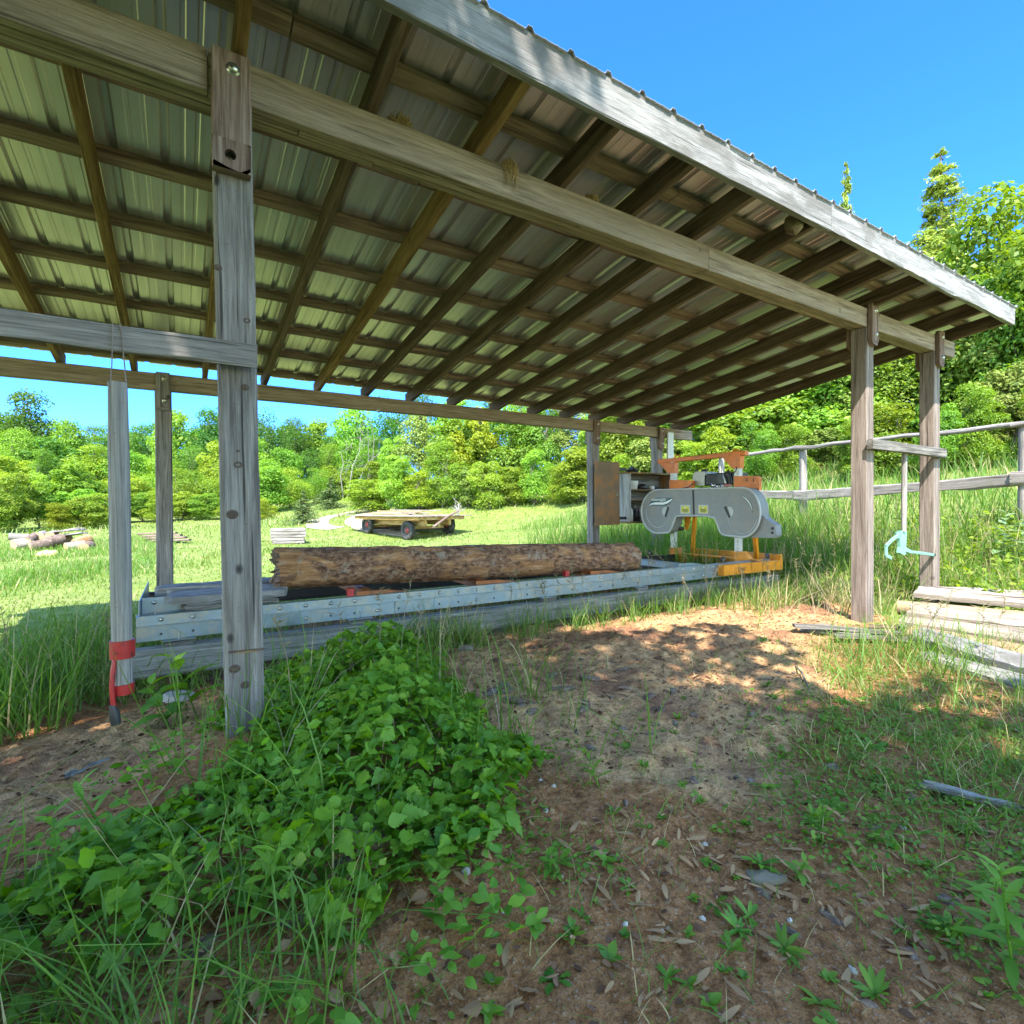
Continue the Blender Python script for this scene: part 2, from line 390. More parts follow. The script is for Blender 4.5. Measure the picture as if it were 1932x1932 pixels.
# ------------------------------------------------------------------ terrain
GP = [(0, 0, 0), (-1, 0, -.02), (1, 0, 0), (2, 1, 0), (3.5, 1, 0), (-1.5, 2, -.05), (.2, 2.43, .16), (.6, 2.4, .13), (.95, 3.1, .08),
      (-.25, 2.6, .0), (-.6, 3, -.06), (-.3, 4, -.1), (.3, 4.2, -.08), (1, 4.3, -.05), (5.4, 2.4, 0), (4, 3, .02), (3, 3.2, .03), (3, 2, 0),
      (3, 4.5, -.02), (6, 4.2, 0), (5, 5.5, 0), (6.9, 2.4, .03), (5, 1.5, 0), (7, 1.2, .06), (7.8, 4, .12), (8.6, 2.4, .45), (9.4, 2.4, .8),
      (9.7, 5.5, .75), (10, 8, .8), (8.5, 5, .3), (7.5, 6, .08), (5.4, 6.2, 0), (6.84, 6.2, .05), (-.2, 6.2, -.08), (2.5, 6.5, -.03), (2.5, 9, 0), (6, 9, .12),
      (12, 3, 1.35), (15, 3, 2.1), (15, 8, 2.2), (13.5, 12, 1.7), (20, 10, 3.4), (9, -1, .5), (13, -2, 1.4), (25, 20, 4.6), (30, 2, 6), (8, 13, .45),
      (-10, 15, 0), (-14, 25, .4), (-30, 40, 1.5), (0, -6, 0), (10, -8, .3), (-8, -6, 0), (-4, 4, -.08), (-3, 8, -.05)]
GP += [tuple(at(*q)) for q in ((770, 1019, 18.4), (80, 1040, 13.5), (10, 1000, 22), (300, 1022, 16), (600, 985, 24), (690, 962, 30), (705, 943, 36), (900, 945, 26),
                               (1080, 938, 24), (1050, 1000, 17), (300, 950, 42), (560, 940, 46), (520, 1026, 16.5))]
for a in range(0, 360, 30):
    GP.append((150*math.sin(rad(a)), 150*math.cos(rad(a)), 9 if (a <= 120 or a >= 330) else 1))
GP = np.array(GP)
def _phi(r): return r**2*np.log(r+1e-9)
_n = len(GP)
_d = np.hypot(GP[:, None, 0]-GP[None, :, 0], GP[:, None, 1]-GP[None, :, 1])
_A = np.zeros((_n+3, _n+3)); _A[:_n, :_n] = _phi(_d)+np.eye(_n)*.02
_A[:_n, _n] = 1; _A[:_n, _n+1:] = GP[:, :2]; _A[_n:, :_n] = _A[:_n, _n:].T
_W = np.linalg.solve(_A, np.concatenate([GP[:, 2], np.zeros(3)]))
def base_h(x, y):
    x = np.asarray(x, float); y = np.asarray(y, float); sh = x.shape
    x = x.ravel(); y = y.ravel(); z = np.zeros_like(x)
    for i in range(0, len(x), 20000):
        s = slice(i, i+20000)
        r = np.hypot(x[s, None]-GP[None, :, 0], y[s, None]-GP[None, :, 1])
        z[s] = _phi(r)@_W[:_n]+_W[_n]+x[s]*_W[_n+1]+y[s]*_W[_n+2]
    return z.reshape(sh)
def blob(x, y, cx, cy, rx, ry, soft=.5):
    d = np.hypot((x-cx)/rx, (y-cy)/ry)+(fbm(x*1.6, y*1.6, 3)-.5)*.7
    return 1-sst(1-soft*.5, 1+soft*.5, d)
def sand_m(x, y):
    s = blob(x, y, 2.7, 2.9, 1.7, 1.15, .6)
    s = np.maximum(s, blob(x, y, 4.2, 3.0, 1.7, .8, .5)); s = np.maximum(s, blob(x, y, -.35, 3.1, .75, .6, .6)*.75)
    s = np.maximum(s, blob(x, y, 2.0, 1.85, .95, .62, .9)*.9); s = np.maximum(s, blob(x, y, 5.6, 3.4, .9, .5, .5)*.8)
    return s
def soil_m(x, y):
    s = blob(x, y, 1.4, .9, 1.9, 1.4, .7); s = np.maximum(s, blob(x, y, 3.2, 1.2, 2.0, 1.3, .7)*.75)
    s = np.maximum(s, blob(x, y, -.3, 2.6, 1.2, 1.8, .5)); s = np.maximum(s, blob(x, y, 3.2, 4.7, 3.8, 1.6, .5)*.8)
    s = np.maximum(s, blob(x, y, .3, .6, 1.6, 1.3, .6)*.9)
    return np.maximum(s, sand_m(x, y))
def ground_z(x, y):
    x = np.asarray(x, float); y = np.asarray(y, float)
    z = base_h(x, y)
    sm = sand_m(x, y); near = np.exp(-((x-2)**2+(y-2.5)**2)/60)
    z = z+near*(fbm(x*2.2, y*2.2, 4)-.5)*.05
    lump = np.maximum(fbm(x*5.5+3, y*5.5, 3)-.42, 0)
    z = z+sm*(lump*.09+(fbm(x*13, y*13, 3)-.5)*.035+(fbm(x*27, y*27, 2)-.5)*.022)
    z = z+near*((fbm(x*9, y*9, 3)-.5)*.022+(fbm(x*24, y*24, 2)-.5)*.014)
    return z
def gz(x, y): return float(ground_z(np.array([x]), np.array([y]))[0])

def axis(lo, mid0, mid1, hi, st, gr=1.06):
    a = list(np.arange(mid0, mid1, st)); s = st; v = mid1
    while v < hi: a.append(v); s *= gr; v += s
    a.append(hi); b = []; s = st; v = mid0-st
    while v > lo: b.append(v); s *= gr; v -= s
    b.append(lo); return np.array(b[::-1]+a)
gx = axis(-140, -1.5, 6.0, 160, .019); gy = axis(-60, .4, 4.6, 170, .019)
X, Y = np.meshgrid(gx, gy, indexing='ij')
Z = ground_z(X, Y)
nx, ny = X.shape
idx = np.arange(nx*ny).reshape(nx, ny)
quads = np.stack([idx[:-1, :-1], idx[1:, :-1], idx[1:, 1:], idx[:-1, 1:]], -1).reshape(-1, 4)
gm = mesh_np('ground', np.stack([X, Y, Z], -1).reshape(-1, 3), [quads],
             {'sand': sand_m(X, Y).ravel(), 'soil': soil_m(X, Y).ravel()}, smooth=True)
def ground_mat():
    T = NT('ground_soil_and_turf'); P = T.n('NewGeometry').outputs['Position']
    sa = T.attr('sand').outputs['Fac']; so = T.attr('soil').outputs['Fac']
    n1 = T.noise(P, 3.0, 8, .65); n2 = T.noise(P, 22., 6, .7); n3 = T.noise(P, 90., 4, .6); vg = T.n('TexVoronoi', {'Vector': P, 'Scale': 75.}).outputs['Distance']; n5 = T.noise(P, 260., 2, .6); n4 = T.noise(P, .45, 5, .6)
    turf = T.ramp(n1, [(.3, (.10, .148, .028)), (.5, (.165, .215, .044)), (.7, (.225, .245, .072))])
    turf = T.mix(T.ramp(n4, [(.5, 0.), (.72, .55)]), turf, (.30, .26, .135))
    turf = T.mix(T.ramp(n2, [(.52, 0.), (.7, .5)]), turf, (.11, .14, .035))
    soil = T.ramp(n2, [(.3, (.11, .044, .016)), (.5, (.30, .132, .052)), (.72, (.46, .24, .11))])
    soil = T.mix(T.ramp(vg, [(.12, .85), (.24, 0.)]), soil, T.mix(T.ramp(n2, [(.4, 0.), (.6, 1.)]), (.07, .038, .02), (.50, .36, .25)))
    soil = T.mix(T.ramp(n5, [(.35, .55), (.5, 0.)]), soil, (.03, .018, .011))
    soil = T.mix(T.ramp(n3, [(.60, 0.), (.70, .8)]), soil, (.38, .27, .19))
    sand = T.ramp(n2, [(.28, (.22, .115, .052)), (.5, (.47, .275, .132)), (.72, (.60, .395, .205))])
    sand = T.mix(T.ramp(n5, [(.36, .6), (.5, 0.)]), sand, (.13, .075, .042))
    sand = T.mix(T.ramp(n3, [(.62, 0.), (.70, .85)]), sand, (.07, .045, .032))
    sand = T.mix(T.ramp(T.noise(P, 1.7, 6, .65), [(.47, 0.), (.60, .75)]), sand, (.19, .085, .052))
    c = T.mix(T.ramp(T.math('ADD', so, T.math('MULTIPLY', T.math('SUBTRACT', n2, .5), .6)), [(.3, 0.), (.6, 1.)]), turf, soil)
    c = T.mix(T.ramp(T.math('ADD', sa, T.math('MULTIPLY', T.math('SUBTRACT', n2, .5), .6)), [(.3, 0.), (.62, 1.)]), c, sand)
    h = T.math('ADD', T.math('ADD', n2, T.math('MULTIPLY', n3, .6)), T.math('MULTIPLY', vg, -.35))
    T.principled(Base_Color=c, Roughness=.95, Specular_IOR_Level=.15, Normal=T.bump(h, .8, .02)); return T.m
tag(link('ground', gm, ground_mat()), kind='structure')

# worn vehicle track curving up the field behind the wagon
PATHS = []
def track(name, px):
    pts = [at(*p) for p in px]; pts = np.array(pts)
    t = np.linspace(0, len(pts)-1, 60); i = np.clip(t.astype(int), 0, len(pts)-2); f = (t-i)[:, None]
    c = pts[i]*(1-f)+pts[i+1]*f
    k = np.ones(9)/9; cs = np.stack([np.convolve(np.pad(c[:, j], 4, mode='edge'), k, 'valid') for j in range(2)], -1)
    d = np.gradient(cs, axis=0); d /= np.linalg.norm(d, axis=1)[:, None]; sd = np.stack([-d[:, 1], d[:, 0]], -1)
    PATHS.append(cs); n = 7; V = []
    for j in range(n):
        wob = .50*(j/(n-1)*2-1)*(1+.35*(fbm(np.arange(60)*.35, np.full(60, j*3.1), 3)-.5))
        p = cs+sd*wob[:, None]; V.append(np.column_stack([p, ground_z(p[:, 0], p[:, 1])+.02-.03*abs(j-3)/3*0]))
    V = np.array(V); ii = np.arange(n*60).reshape(n, 60)
    q = np.stack([ii[:-1, :-1], ii[1:, :-1], ii[1:, 1:], ii[:-1, 1:]], -1).reshape(-1, 4)
    T = NT(name+'_sand'); P = T.n('NewGeometry').outputs['Position']
    cc = T.ramp(T.noise(P, 4., 6, .6), [(.3, (.27, .215, .135)), (.6, (.42, .345, .235))])
    T.principled(Base_Color=cc, Roughness=.95)
    tag(link(name, mesh_np(name, V.reshape(-1, 3), [q], smooth=True), T.m), kind='structure')
track('path', [(640, 1008, 21.5), (600, 1004, 22.0), (598, 992, 25), (640, 978, 28), (700, 960, 31), (712, 950, 35)])
track('path', [(790, 1015, 19.5), (690, 1008, 21.5), (668, 998, 23.5), (690, 985, 27.0), (718, 966, 30.5), (730, 952, 35)])

# ------------------------------------------------------------------ the shed
SLOPE = .132
def rz(Y): return 2.92-SLOPE*(Y-2.43)             # underside of the rafters
YF, PW = 2.43, .14
shed = thing('open_shed', 'long open-sided timber shed with a single-slope metal roof over the sawmill', 'shed', (3, 4.3, 0))
XL, XR = -2.6, 7.46
# posts with cheek plates and bolts
def cheek(post, x, y, z0, z1, sgn, wd=.115, th=.045):
    m = MB(); zb = z0
    m.board((x+PW/2, y+sgn*th/2, zb+.035), (x+PW/2, y+sgn*th/2, z1), (0, 1, 0), wd, th, .006, jit=.002)
    m.prism([(x+PW/2-wd/2, y+(sgn-1)/2*th+.004, zb+.035), (x+PW/2+wd/2, y+(sgn-1)/2*th+.004, zb+.035),
             (x+PW/2+wd*.42, y+(sgn-1)/2*th+.004, zb+.008), (x+PW/2+wd*.2, y+(sgn-1)/2*th+.004, zb), (x+PW/2-wd*.3, y+(sgn-1)/2*th+.004, zb+.012)], (0, 1, 0), th-.008)
    o = m.build('cheek_plate', W_CHEEK if x > 1 else W_POST, post)
    for zz in (z0+.1, z1-.06):
        b = MB(); b.lathe([(.0, .012), (.014, .012), (.017, .006), (.017, 0), (.026, 0), (.026, -.006)], (x+PW/2+.01, y+sgn*(th if sgn < 0 else th), zz), (0, sgn, 0), 12)
        b.build('bolt', M_BOLT, o)
def post(x, y, z0, z1, mat, lean=0., cz0=None, cz1=None, front=True, back=True):
    m = MB(); m.board((x+PW/2+lean, y+PW/2, z0), (x+PW/2, y+PW/2, z1), (0, 1, 0), PW, PW, .008, jit=.002)
    o = m.build('post', mat, shed)
    if cz0:
        if front: cheek(o, x, y, cz0, cz1, -1)
        if back: cheek(o, x, y+PW, cz0, cz1, 1)
    return o
FB0, FB1 = 2.744, 2.92
# the near post leans a little: top left edge at px 401, foot at px 430
np_top = atY(402.5, 330, YF)[0]; np_bot = atY(430, 1377, YF)[0]
pn = post(np_top, YF, -.1, FB0-.002, W_POST, np_bot-np_top)
# its front cheek overlaps the beam; a bored hole shows near its foot
m = MB(); cx0 = atY(400, 250, YF-.045)[0]; cx1 = atY(473.5, 250, YF-.045)[0]
zt = atY(436, 97, YF-.045)[2]; zb = atY(436, 318, YF-.045)[2]; zh = atY(436, 292, YF-.045)[2]
xh = atY(435, 292, YF-.045)[0]; hr = .021
ring = [(xh+hr*math.cos(a), zh+hr*math.sin(a)) for a in np.linspace(0, 2*math.pi, 24, endpoint=False)]
outer = []
for k in range(24):
    a = 2*math.pi*k/24; c, s_ = math.cos(a), math.sin(a)
    half = (cx1-cx0)/2
    sx = min((cx1-xh)/c if c > 1e-6 else ((cx0-xh)/c if c < -1e-6 else 9), .06/abs(s_) if abs(s_) > 1e-6 else 9)
    outer.append((xh+sx*c, zh+sx*s_))
yy = YF-.045
V = []; Fs = []
for (r_, lay) in ((ring, 0), (outer, 0), (ring, 1), (outer, 1)):
    V += [(p[0], yy+lay*.043, p[1]) for p in r_]
for k in range(24):
    q = (k+1) % 24
    Fs += [(k, q, 24+q, 24+k), (48+k, 72+k, 72+q, 48+q), (k, 48+k, 48+q, q), (24+k, 24+q, 72+q, 72+k)]
gofs = [(v[2], v[0], v[1]) for v in V]
m.add(V, Fs, gofs)
m.board((cx0/2+cx1/2, yy+.0215, zh+.0605), (cx0/2+cx1/2, yy+.0215, zt), (0, 1, 0), cx1-cx0, .043, .005, jit=.001)
m.prism([(cx0, yy, zh-.0605), (cx1, yy, zh-.0605), (cx1-.004, yy, zb+.02), (cx1-.04, yy, zb-.005), (cx0+.05, yy, zb+.004), (cx0+.004, yy, zb+.018)], (0, 1, 0), .043)
ck = m.build('cheek_plate', W_CHEEK, pn); ck['label'] = 'brown cheek plate with a bored hole'
b = MB(); p = atY(440, 130, yy); b.lathe([(0, .014), (.016, .014), (.019, .007), (.019, 0), (.026, 0), (.026, -.004)], p, (0, -1, 0), 14); b.build('bolt', M_BOLT, ck)
m = MB(); m.lathe([(hr*.9, .03), (hr*.9, -.001), (0, -.001)], (xh, YF+.001, zh), (0, -1, 0), 18); m.build('hole_lining', M_GROOVE, ck)
M_KNOT = wood('knot_wood', (.05, .035, .028), (.10, .07, .055), (.17, .13, .11), grain=60, knots=0., crack=.8)
for px, py, r_ in ((462.6, 731, .013), (449, 877, .015), (438.6, 970.6, .018), (442.8, 1262, .017), (463, 1292, .015), (411.5, 505, .012), (466, 605, .012), (449, 851, .006)):
    p = atY(px, py, YF); p[1] = YF-.0005; m = MB(); k = 18
    V = [(p[0]+r_*1.0*math.cos(6.283*j/k)*RNG.uniform(.9, 1.1), p[1]-.0012, p[2]+r_*.82*math.sin(6.283*j/k)*RNG.uniform(.9, 1.1)) for j in range(k)]+[(p[0]+r_*1.25*math.cos(6.283*j/k), p[1]+.0006, p[2]+r_*1.05*math.sin(6.283*j/k)) for j in range(k)]
    V.append((p[0], p[1]+.0005, p[2])); m.add(V, [(j, (j+1) % k, k+(j+1) % k, k+j) for j in range(k)]+[(2*k, (j+1) % k, j) for j in range(k)], [(0, v[0]*3, v[2]*3) for v in V], True); m.build('knot', M_KNOT, pn)
m = MB(); p = atY(431, 1231, YF); q = atY(499, 1224, YF); m.board((p[0], YF-.001, p[2]), (q[0], YF-.001, q[2]), (0, 0, 1), .003, .009, .001, 7, .0015); m.build('split', M_KNOT, pn)
m = MB(); p = atY(446, 1231.5, YF); q = atY(486, 1228, YF); m.board((p[0], YF-.002, p[2]), (q[0], YF-.002, q[2]), (0, 0, 1), .004, .006, .001, 6, .0018); m.build('splinter', W_ORNG, pn)
r1x = atY(1635, 950, YF)[0]; r2x = atY(1763, 950, YF)[0]
for x in (r1x, r2x): post(x, YF, -.1, FB0-.002, W_POST_TAN, 0, 2.57, FB1+.03)
YB = 6.22; BB0, BB1 = 2.256, 2.419
b0x = atY(293, 900, YB)[0]; b1x = atY(1118, 900, YB)[0]; b2x = atY(1240, 900, YB)[0]
for x in (b0x, b1x, b2x, -2.0): post(x, YB, -.15, BB0-.002, W_POST, 0, BB0-.21, BB1+.0)
post(-1.95, YF, -.15, FB0-.002, W_POST)
# front beam: three plies, joints staggered
def beam(y0, ply, n, z0, z1, x1, joints, name, mat):
    m = MB()
    for k in range(n):
        y = y0+ply*(k+.5); js = [XL]+[j+.35*k for j in joints]+[x1-.0*k]
        for a, b_ in zip(js[:-1], js[1:]):
            dz = random.uniform(-.006, .004)
            m.board((a+.002, y, (z0+z1)/2+dz), (b_-.002, y, (z0+z1)/2+dz*.3), (0, 0, 1), ply-.003, z1-z0-.006, .004, jit=.0012)
    return m.build(name, mat, shed)
beam(YF, .0465, 3, FB0, FB1, atY(1802, 650, YF)[0], (.1, 3.15), 'front_beam', W_BEAM)
beam(YB, .05, 2, BB0, BB1, atY(1306, 818, YB)[0], (atY(815, 790, YB)[0],), 'back_beam', W_BEAM)
for px, py in ((794, 789), (906, 786+12), (715, 774)):
    b = MB(); p = atY(px, py, YB); b.lathe([(0, .01), (.013, .01), (.016, 0), (.026, 0), (.026, -.006)], p, (0, -1, 0), 12)
    b.build('bolt', M_BOLT, shed)
# rafters, purlins
for x in (-2.1, -1.5, -.93, -.37, .21, .76, 1.32, 1.87, 2.43, 3.0, 3.66, 4.28, 4.87, 5.44, 6.04, 6.68, 7.30):
    m = MB(); y0, y1 = 1.99, 6.42
    j = random.uniform(-.008, .008)
    m.board((x+j, y0, rz(y0)+.07), (x+j+random.uniform(-.01, .01), y1, rz(y1)+.07), (0, SLOPE, 1), .045, .138, .004, jit=.0015)
    m.build('rafter', W_RAFT_LIT if x < .3 or x in (1.32,) else W_RAFT, shed)
for k in range(9):
    y = 1.99+.06 if k == 0 else 2.36+.565*(k-1)
    m = MB(); z = rz(y)+.14+.021
    js = [XL, -.4+.8*(k % 3), 2.2+.5*(k % 4), 4.9+.6*(k % 2), XR+.02]
    for a, b_ in zip(js[:-1], js[1:]):
        m.board((a+.003, y+random.uniform(-.006, .006), z), (b_-.003, y+random.uniform(-.006, .006), z), (0, SLOPE, 1), .095, .038, .003, jit=.0015)
    m.build('purlin', W_PURL, shed)
# ribbed metal sheets
def rib_profile(x0, x1):
    P = []; pitch = .2286; n = round((x1-x0)/pitch)
    for k in range(n):
        b_ = x0+k*pitch
        P += [(b_, .0), (b_+.012, .021), (b_+.034, .021), (b_+.046, 0), (b_+.092, 0), (b_+.097, .0022), (b_+.111, .0022), (b_+.116, 0), (b_+.156, 0), (b_+.161, .0022), (b_+.175, .0022), (b_+.180, 0)]
    P.append((x1, 0)); P += [(x1+.012, .0225), (x1+.034, .0225), (x1+.046, .0015)]
    return P
x = XL
nsh = 0
while x < XR-.2:
    x1 = min(x+.9144, XR+.02) if x+.9144 < XR else x+.2286*max(1, round((XR-x)/.2286))
    P = rib_profile(x, x1); ys = np.linspace(1.932, 6.5, 14); V = []; G = []
    n = len(P); Fs = []
    for i, y in enumerate(ys):
        sag = .0025*math.sin(y*11)
        for (px, pz) in P: V.append((px, y, rz(y)+.182+pz+sag*.3+.0012*(nsh % 2)))
    top = [(a, b_, c+.0012) for a, b_, c in V]; nv = len(V)
    for i in range(len(ys)-1):
        for k in range(n-1):
            q = (i*n+k, i*n+k+1, (i+1)*n+k+1, (i+1)*n+k); Fs.append(q); Fs.append(tuple(nv+v for v in q[::-1]))
    for k in range(n-1):
        Fs.append((k+1, k, nv+k, nv+k+1)); e = (len(ys)-1)*n; Fs.append((e+k, e+k+1, nv+e+k+1, nv+e+k))
    off = random.random()*9
    m = MB(); m.add(V+top, Fs, [(v[1]*.6+off, v[0]*4, v[2]) for v in V+top]); m.build('roof_sheet', M_SHEET, shed)
    x = x1; nsh += 1
# fascia: two boards, wavy lower edge, on the rafter ends
fz = rz(1.965)
xj = atY(1563, 400, 1.965)[0]
for a, b_, wv in ((XL, xj-.002, .002), (xj+.002, XR, .006)):
    m = MB(); m.board((a, 1.965, fz+.1), (b_, 1.965, fz+.1), (0, 0, 1), .04, .2, .005, seg=40, jit=.0025, wave=wv); m.build('fascia_board', W_FASC, shed)
# side rails between the paired posts
zr0 = atY(485, 653, YF-.06)[2]; zr1 = atY(485, 695, YF-.06)[2]
m = MB(); m.board((-2.0, YF-.06, (zr0+zr1)/2+.004), (atY(485, 670, YF-.06)[0], YF-.06, (zr0+zr1)/2), (0, 0, 1), .03, zr0-zr1, .005, jit=.003, wave=.002)
m.build('side_rail', W_POST, shed)
pa = atY(1641, 838, YF-.045); pb = atY(1781, 852, YF-.045); pb[2] = pa[2]
m = MB(); m.board(pa, pb, (0, 0, 1), .055, .095, .01, jit=.004, wave=.004); m.build('side_rail', W_DARK, shed)

# ------------------------------------------------------------------ nests and hanging tools
def straw_nest(name, c, r, label, hang=.0):
    m = MB(); c = np.array(c)
    for k in range(150):
        d = nrm(RNG.normal(size=3)); p = c+d*np.array([r, r*.8, r*.6])*RNG.uniform(.3, 1)
        t = nrm(np.cross(d, RNG.normal(size=3))); L = RNG.uniform(.4, 1.0)*r
        q = p+t*L*.5; e = p+t*L+np.array([0, 0, -hang*RNG.random()*r])
        m.tube([p-t*L*.3, q+d*.01, e], [.0016, .002, .0008], 4, False)
    o = m.build(name, M_STRAW); tag(o, label, 'bird nest')
    return o
p = atY(752, 214, YF+.06); straw_nest('bird_nest', (p[0], YF+.05, FB1+.03), .055, 'round straw bird nest on top of the front beam beside a rafter', .5)
p = atY(962, 312, YF); straw_nest('bird_nest', (p[0], YF+.01, FB1+.0), .05, 'ragged straw nest with ends hanging down over the front beam', 2.4)
p = atY(1113, 368, YF+.06); straw_nest('bird_nest', (p[0], YF+.05, FB1+.02), .045, 'small flat straw nest half hidden on the front beam, nearest the mill', .3)
m = MB(); c = atY(1506, 424, 2.03)
for i in range(1):
    prof = [(.001, -.055), (.03, -.05), (.05, -.03), (.06, 0), (.062, .04), (.05, .06), (.001, .062)]
    m.lathe(prof, (c[0], 2.06, rz(2.06)+.03), (0, 0, 1), 16)
    m.v = [(x_+random.uniform(-.007, .007), y_+random.uniform(-.007, .007), z_+random.uniform(-.006, .006)) for x_, y_, z_ in m.v]
tag(m.build('mud_nest', M_MUD), 'brown mud swallow nest stuck behind the fascia under the roof edge', 'bird nest')

def tpt(px, py, Yp): return atY(px, py, Yp)
# cant hook hung by a wire loop from the left side rail
YH = YF-.115
root = thing('cant_hook', 'big cant hook with grey handle and red bands, wired to the left side rail', 'cant hook', atY(230, 1300, YH))
hp = [tpt(222, 722, YH), tpt(224, 850, YH), tpt(228, 1080, YH), tpt(231.5, 1292, YH)]
m = MB(); m.tube(hp, [.0285, .0315, .032, .030], 20); m.build('handle', W_HAND, root)
m = MB(); c0 = tpt(231, 1207, YH); c1 = tpt(231, 1240, YH); m.tube([c0, (c0+c1)/2, c1], [.0375, .038, .037], 20); col = m.build('collar', M_RED, root)
m = MB(); c2 = tpt(231.5, 1289, YH); c3 = tpt(232, 1308, YH); m.tube([c2, c3], [.0345, .034], 20); m.build('ferrule', M_RED, root)
m = MB(); hk = [tpt(217, 1240, YH-.02), tpt(213, 1265, YH-.03), tpt(211, 1295, YH-.035), tpt(213, 1322, YH-.035), tpt(216, 1340, YH-.035)]
m.tube(hk, [.007, .008, .008, .008, .008], 10); hkf = MB(); hkf.tube([tpt(212, 1330, YH-.035), tpt(216, 1346, YH-.035), tpt(219, 1366, YH-.035)], [.009, .016, .015], 12)
ho = m.build('hook', M_RED, root); hkf.build('hook_tip', M_BLACK, ho)
m = MB(); zl = (zr0+zr1)/2
m.tube([tpt(208, 724, YH), tpt(211, 690, YF-.09), np.array([tpt(213, 660, YF-.08)[0], YF-.08, zr0+.004])], .0022, 6)
m.tube([tpt(239, 724, YH), tpt(236, 700, YF-.09), np.array([tpt(228, 660, YF-.08)[0], YF-.08, zr0+.004])], .0022, 6)
m.build('wire_loop', M_WIRE, root)
# mint painted log jack hung from the right side rail
YJ = YF+.0
def cj(a, b): return tpt(1480+a*.2339, 774.9+b*.2339, YJ)
root = thing('log_jack', 'mint green log jack on a grey pole hung between the two right posts', 'log jack', cj(960, 1150))
m = MB(); m.tube([cj(968, 262), cj(967, 500), cj(964, 800), cj(962, 975)], [.022, .024, .025, .022], 16); m.build('handle', W_HAND, root)
m = MB(); m.prism([cj(932, 968), cj(988, 968), cj(982, 1100), cj(994, 1150), cj(965, 1165), cj(930, 1145), cj(938, 1100)], (0, 1, 0), .03); m.build('socket', M_MINT, root)
m = MB(); m.prism([cj(905, 985), cj(935, 978), cj(938, 1030), cj(912, 1030)], (0, 1, 0), .02)
for a, b_ in (((918, 1005), (858, 1050)), ((858, 1050), (818, 1095)), ((818, 1095), (820, 1170)), ((820, 1170), (858, 1188))):
    m.board(cj(*a), cj(*b_), (0, 1, 0), .034, .018, .004, 1)
m.build('hook', M_MINT, root)
m = MB(); m.board(cj(978, 1122), cj(1010, 1138), (0, 1, 0), .04, .03, .004, 1); m.board(cj(1005, 1137), cj(1205, 1163), (0, 1, 0), .03, .03, .004, 2); ft = m.build('foot_bar', M_MINT, root)
m = MB(); m.board(cj(1195, 1161.5), cj(1207, 1163), (0, 1, 0), .032, .032, .004, 1); m.build('end_cap', M_BLACK, ft)

# ------------------------------------------------------------------ sawmill
YR, YR2 = 4.05, 5.22
mill = thing('band_sawmill', 'portable band sawmill with grey blade cover and orange carriage on a long bed', 'sawmill', (3, 4.6, 0))
XE = 6.52
for y, zt_, s_ in ((3.97+.07, .209, 1), (YR2+.03, .209, 2)):
    m = MB(); xs = (-.29, 1.55, XE) if s_ == 1 else (-.2, 2.9, XE)
    for a, b_ in zip(xs[:-1], xs[1:]):
        m.board((a, y, .036+.0865), (b_-.004, y, .036+.0865), (0, 0, 1), .14, .173, .01, jit=.004)
    m.build('sill_timber', W_TIMB, mill)
for sx in (-.12, 2.2, 5.9):
    m = MB(); m.tube([(sx, 4.06, -.035), (sx, 5.5, -.03)], .07, 14); m.build('sleeper_log', W_ORNG, mill)
def rail(y, sgn, mat=None):
    m = MB()
    for a, b_ in ((-.25, 1.42), (1.425, 3.72), (3.725, XE-.08)):
        # lower channel web, its foot flange and the angle on top
        m.board((a, y, .298), (b_, y, .298), (0, 0, 1), .006, .094, .001, 1, 0)
        m.board((a, y+sgn*.03, .2525), (b_, y+sgn*.03, .2525), (0, 0, 1), .054, .005, .001, 1, 0)
    m.board((-.25, y-sgn*.0065, .380), (XE-.1, y-sgn*.0065, .380), (0, 0, 1), .006, .066, .001, 1, 0)
    m.board((-.25, y+sgn*.018, .4105), (XE-.1, y+sgn*.018, .4105), (0, 0, 1), .052, .005, .001, 1, 0)
    m.board((-.25, y-sgn*.012, .348), (XE-.1, y-sgn*.012, .348), (0, 0, 1), .012, .004, .001, 1, 0)
    o = m.build('rail', mat or M_GALV, mill)
    pb, ph_ = None, None
    for k in range(38):
        x_ = -.12+.175*k
        if x_ > XE-.15: break
        if pb is None:
            b = MB(); b.lathe([(0, .008), (.008, .008), (.009, 0), (.014, 0), (.014, -.004)], (x_, y-sgn*.0095, .383), (0, -sgn, 0), 8); pb = b.build('bolt', M_BOLT, o)
            h = MB(); h.lathe([(0, .0015), (.0085, .0015), (.0085, -.003)], (x_, y-sgn*.003, .29), (0, -sgn, 0), 8); ph_ = h.build('bolt_hole', M_GROOVE, o); x0_ = x_
            continue
        c = pb.copy(); COL.objects.link(c); c.location = (x_-x0_, 0, 0)
        c = (pb if k % 5 in (0, 3) else ph_).copy(); COL.objects.link(c)
        c.location = (x_-x0_, sgn*.0065, -.093) if k % 5 in (0, 3) else (x_-x0_, 0, 0)
rail(YR, 1); rail(YR2, -1, M_STEEL)  # far rail in dark steel: shade inside the bed put into its colour
m = MB(); pA = atY(268, 1131, YR+.18); pB = atY(330, 1131, YR+.18)
m.board((-.235, YR+.02, .41+.035), (-.235, YR2-.02, .41+.035), (0, 0, 1), .006, .11, .001, 1, 0)
m.board((pA[0], YR+.16, .44), (pB[0]+.12, YR+.16, .44), (0, 0, 1), .006, .13, .001, 1, 0)
ep = m.build('end_plate', M_GALV, mill)
for q in ((291, 1137), (291, 1158)):
    b = MB(); p = atY(*q, YR+.155); b.lathe([(0, .012), (.009, .012), (.01, 0), (.015, 0), (.015, -.003)], p, (0, -1, 0), 8)
    b.build('bolt', M_BOLT, ep)
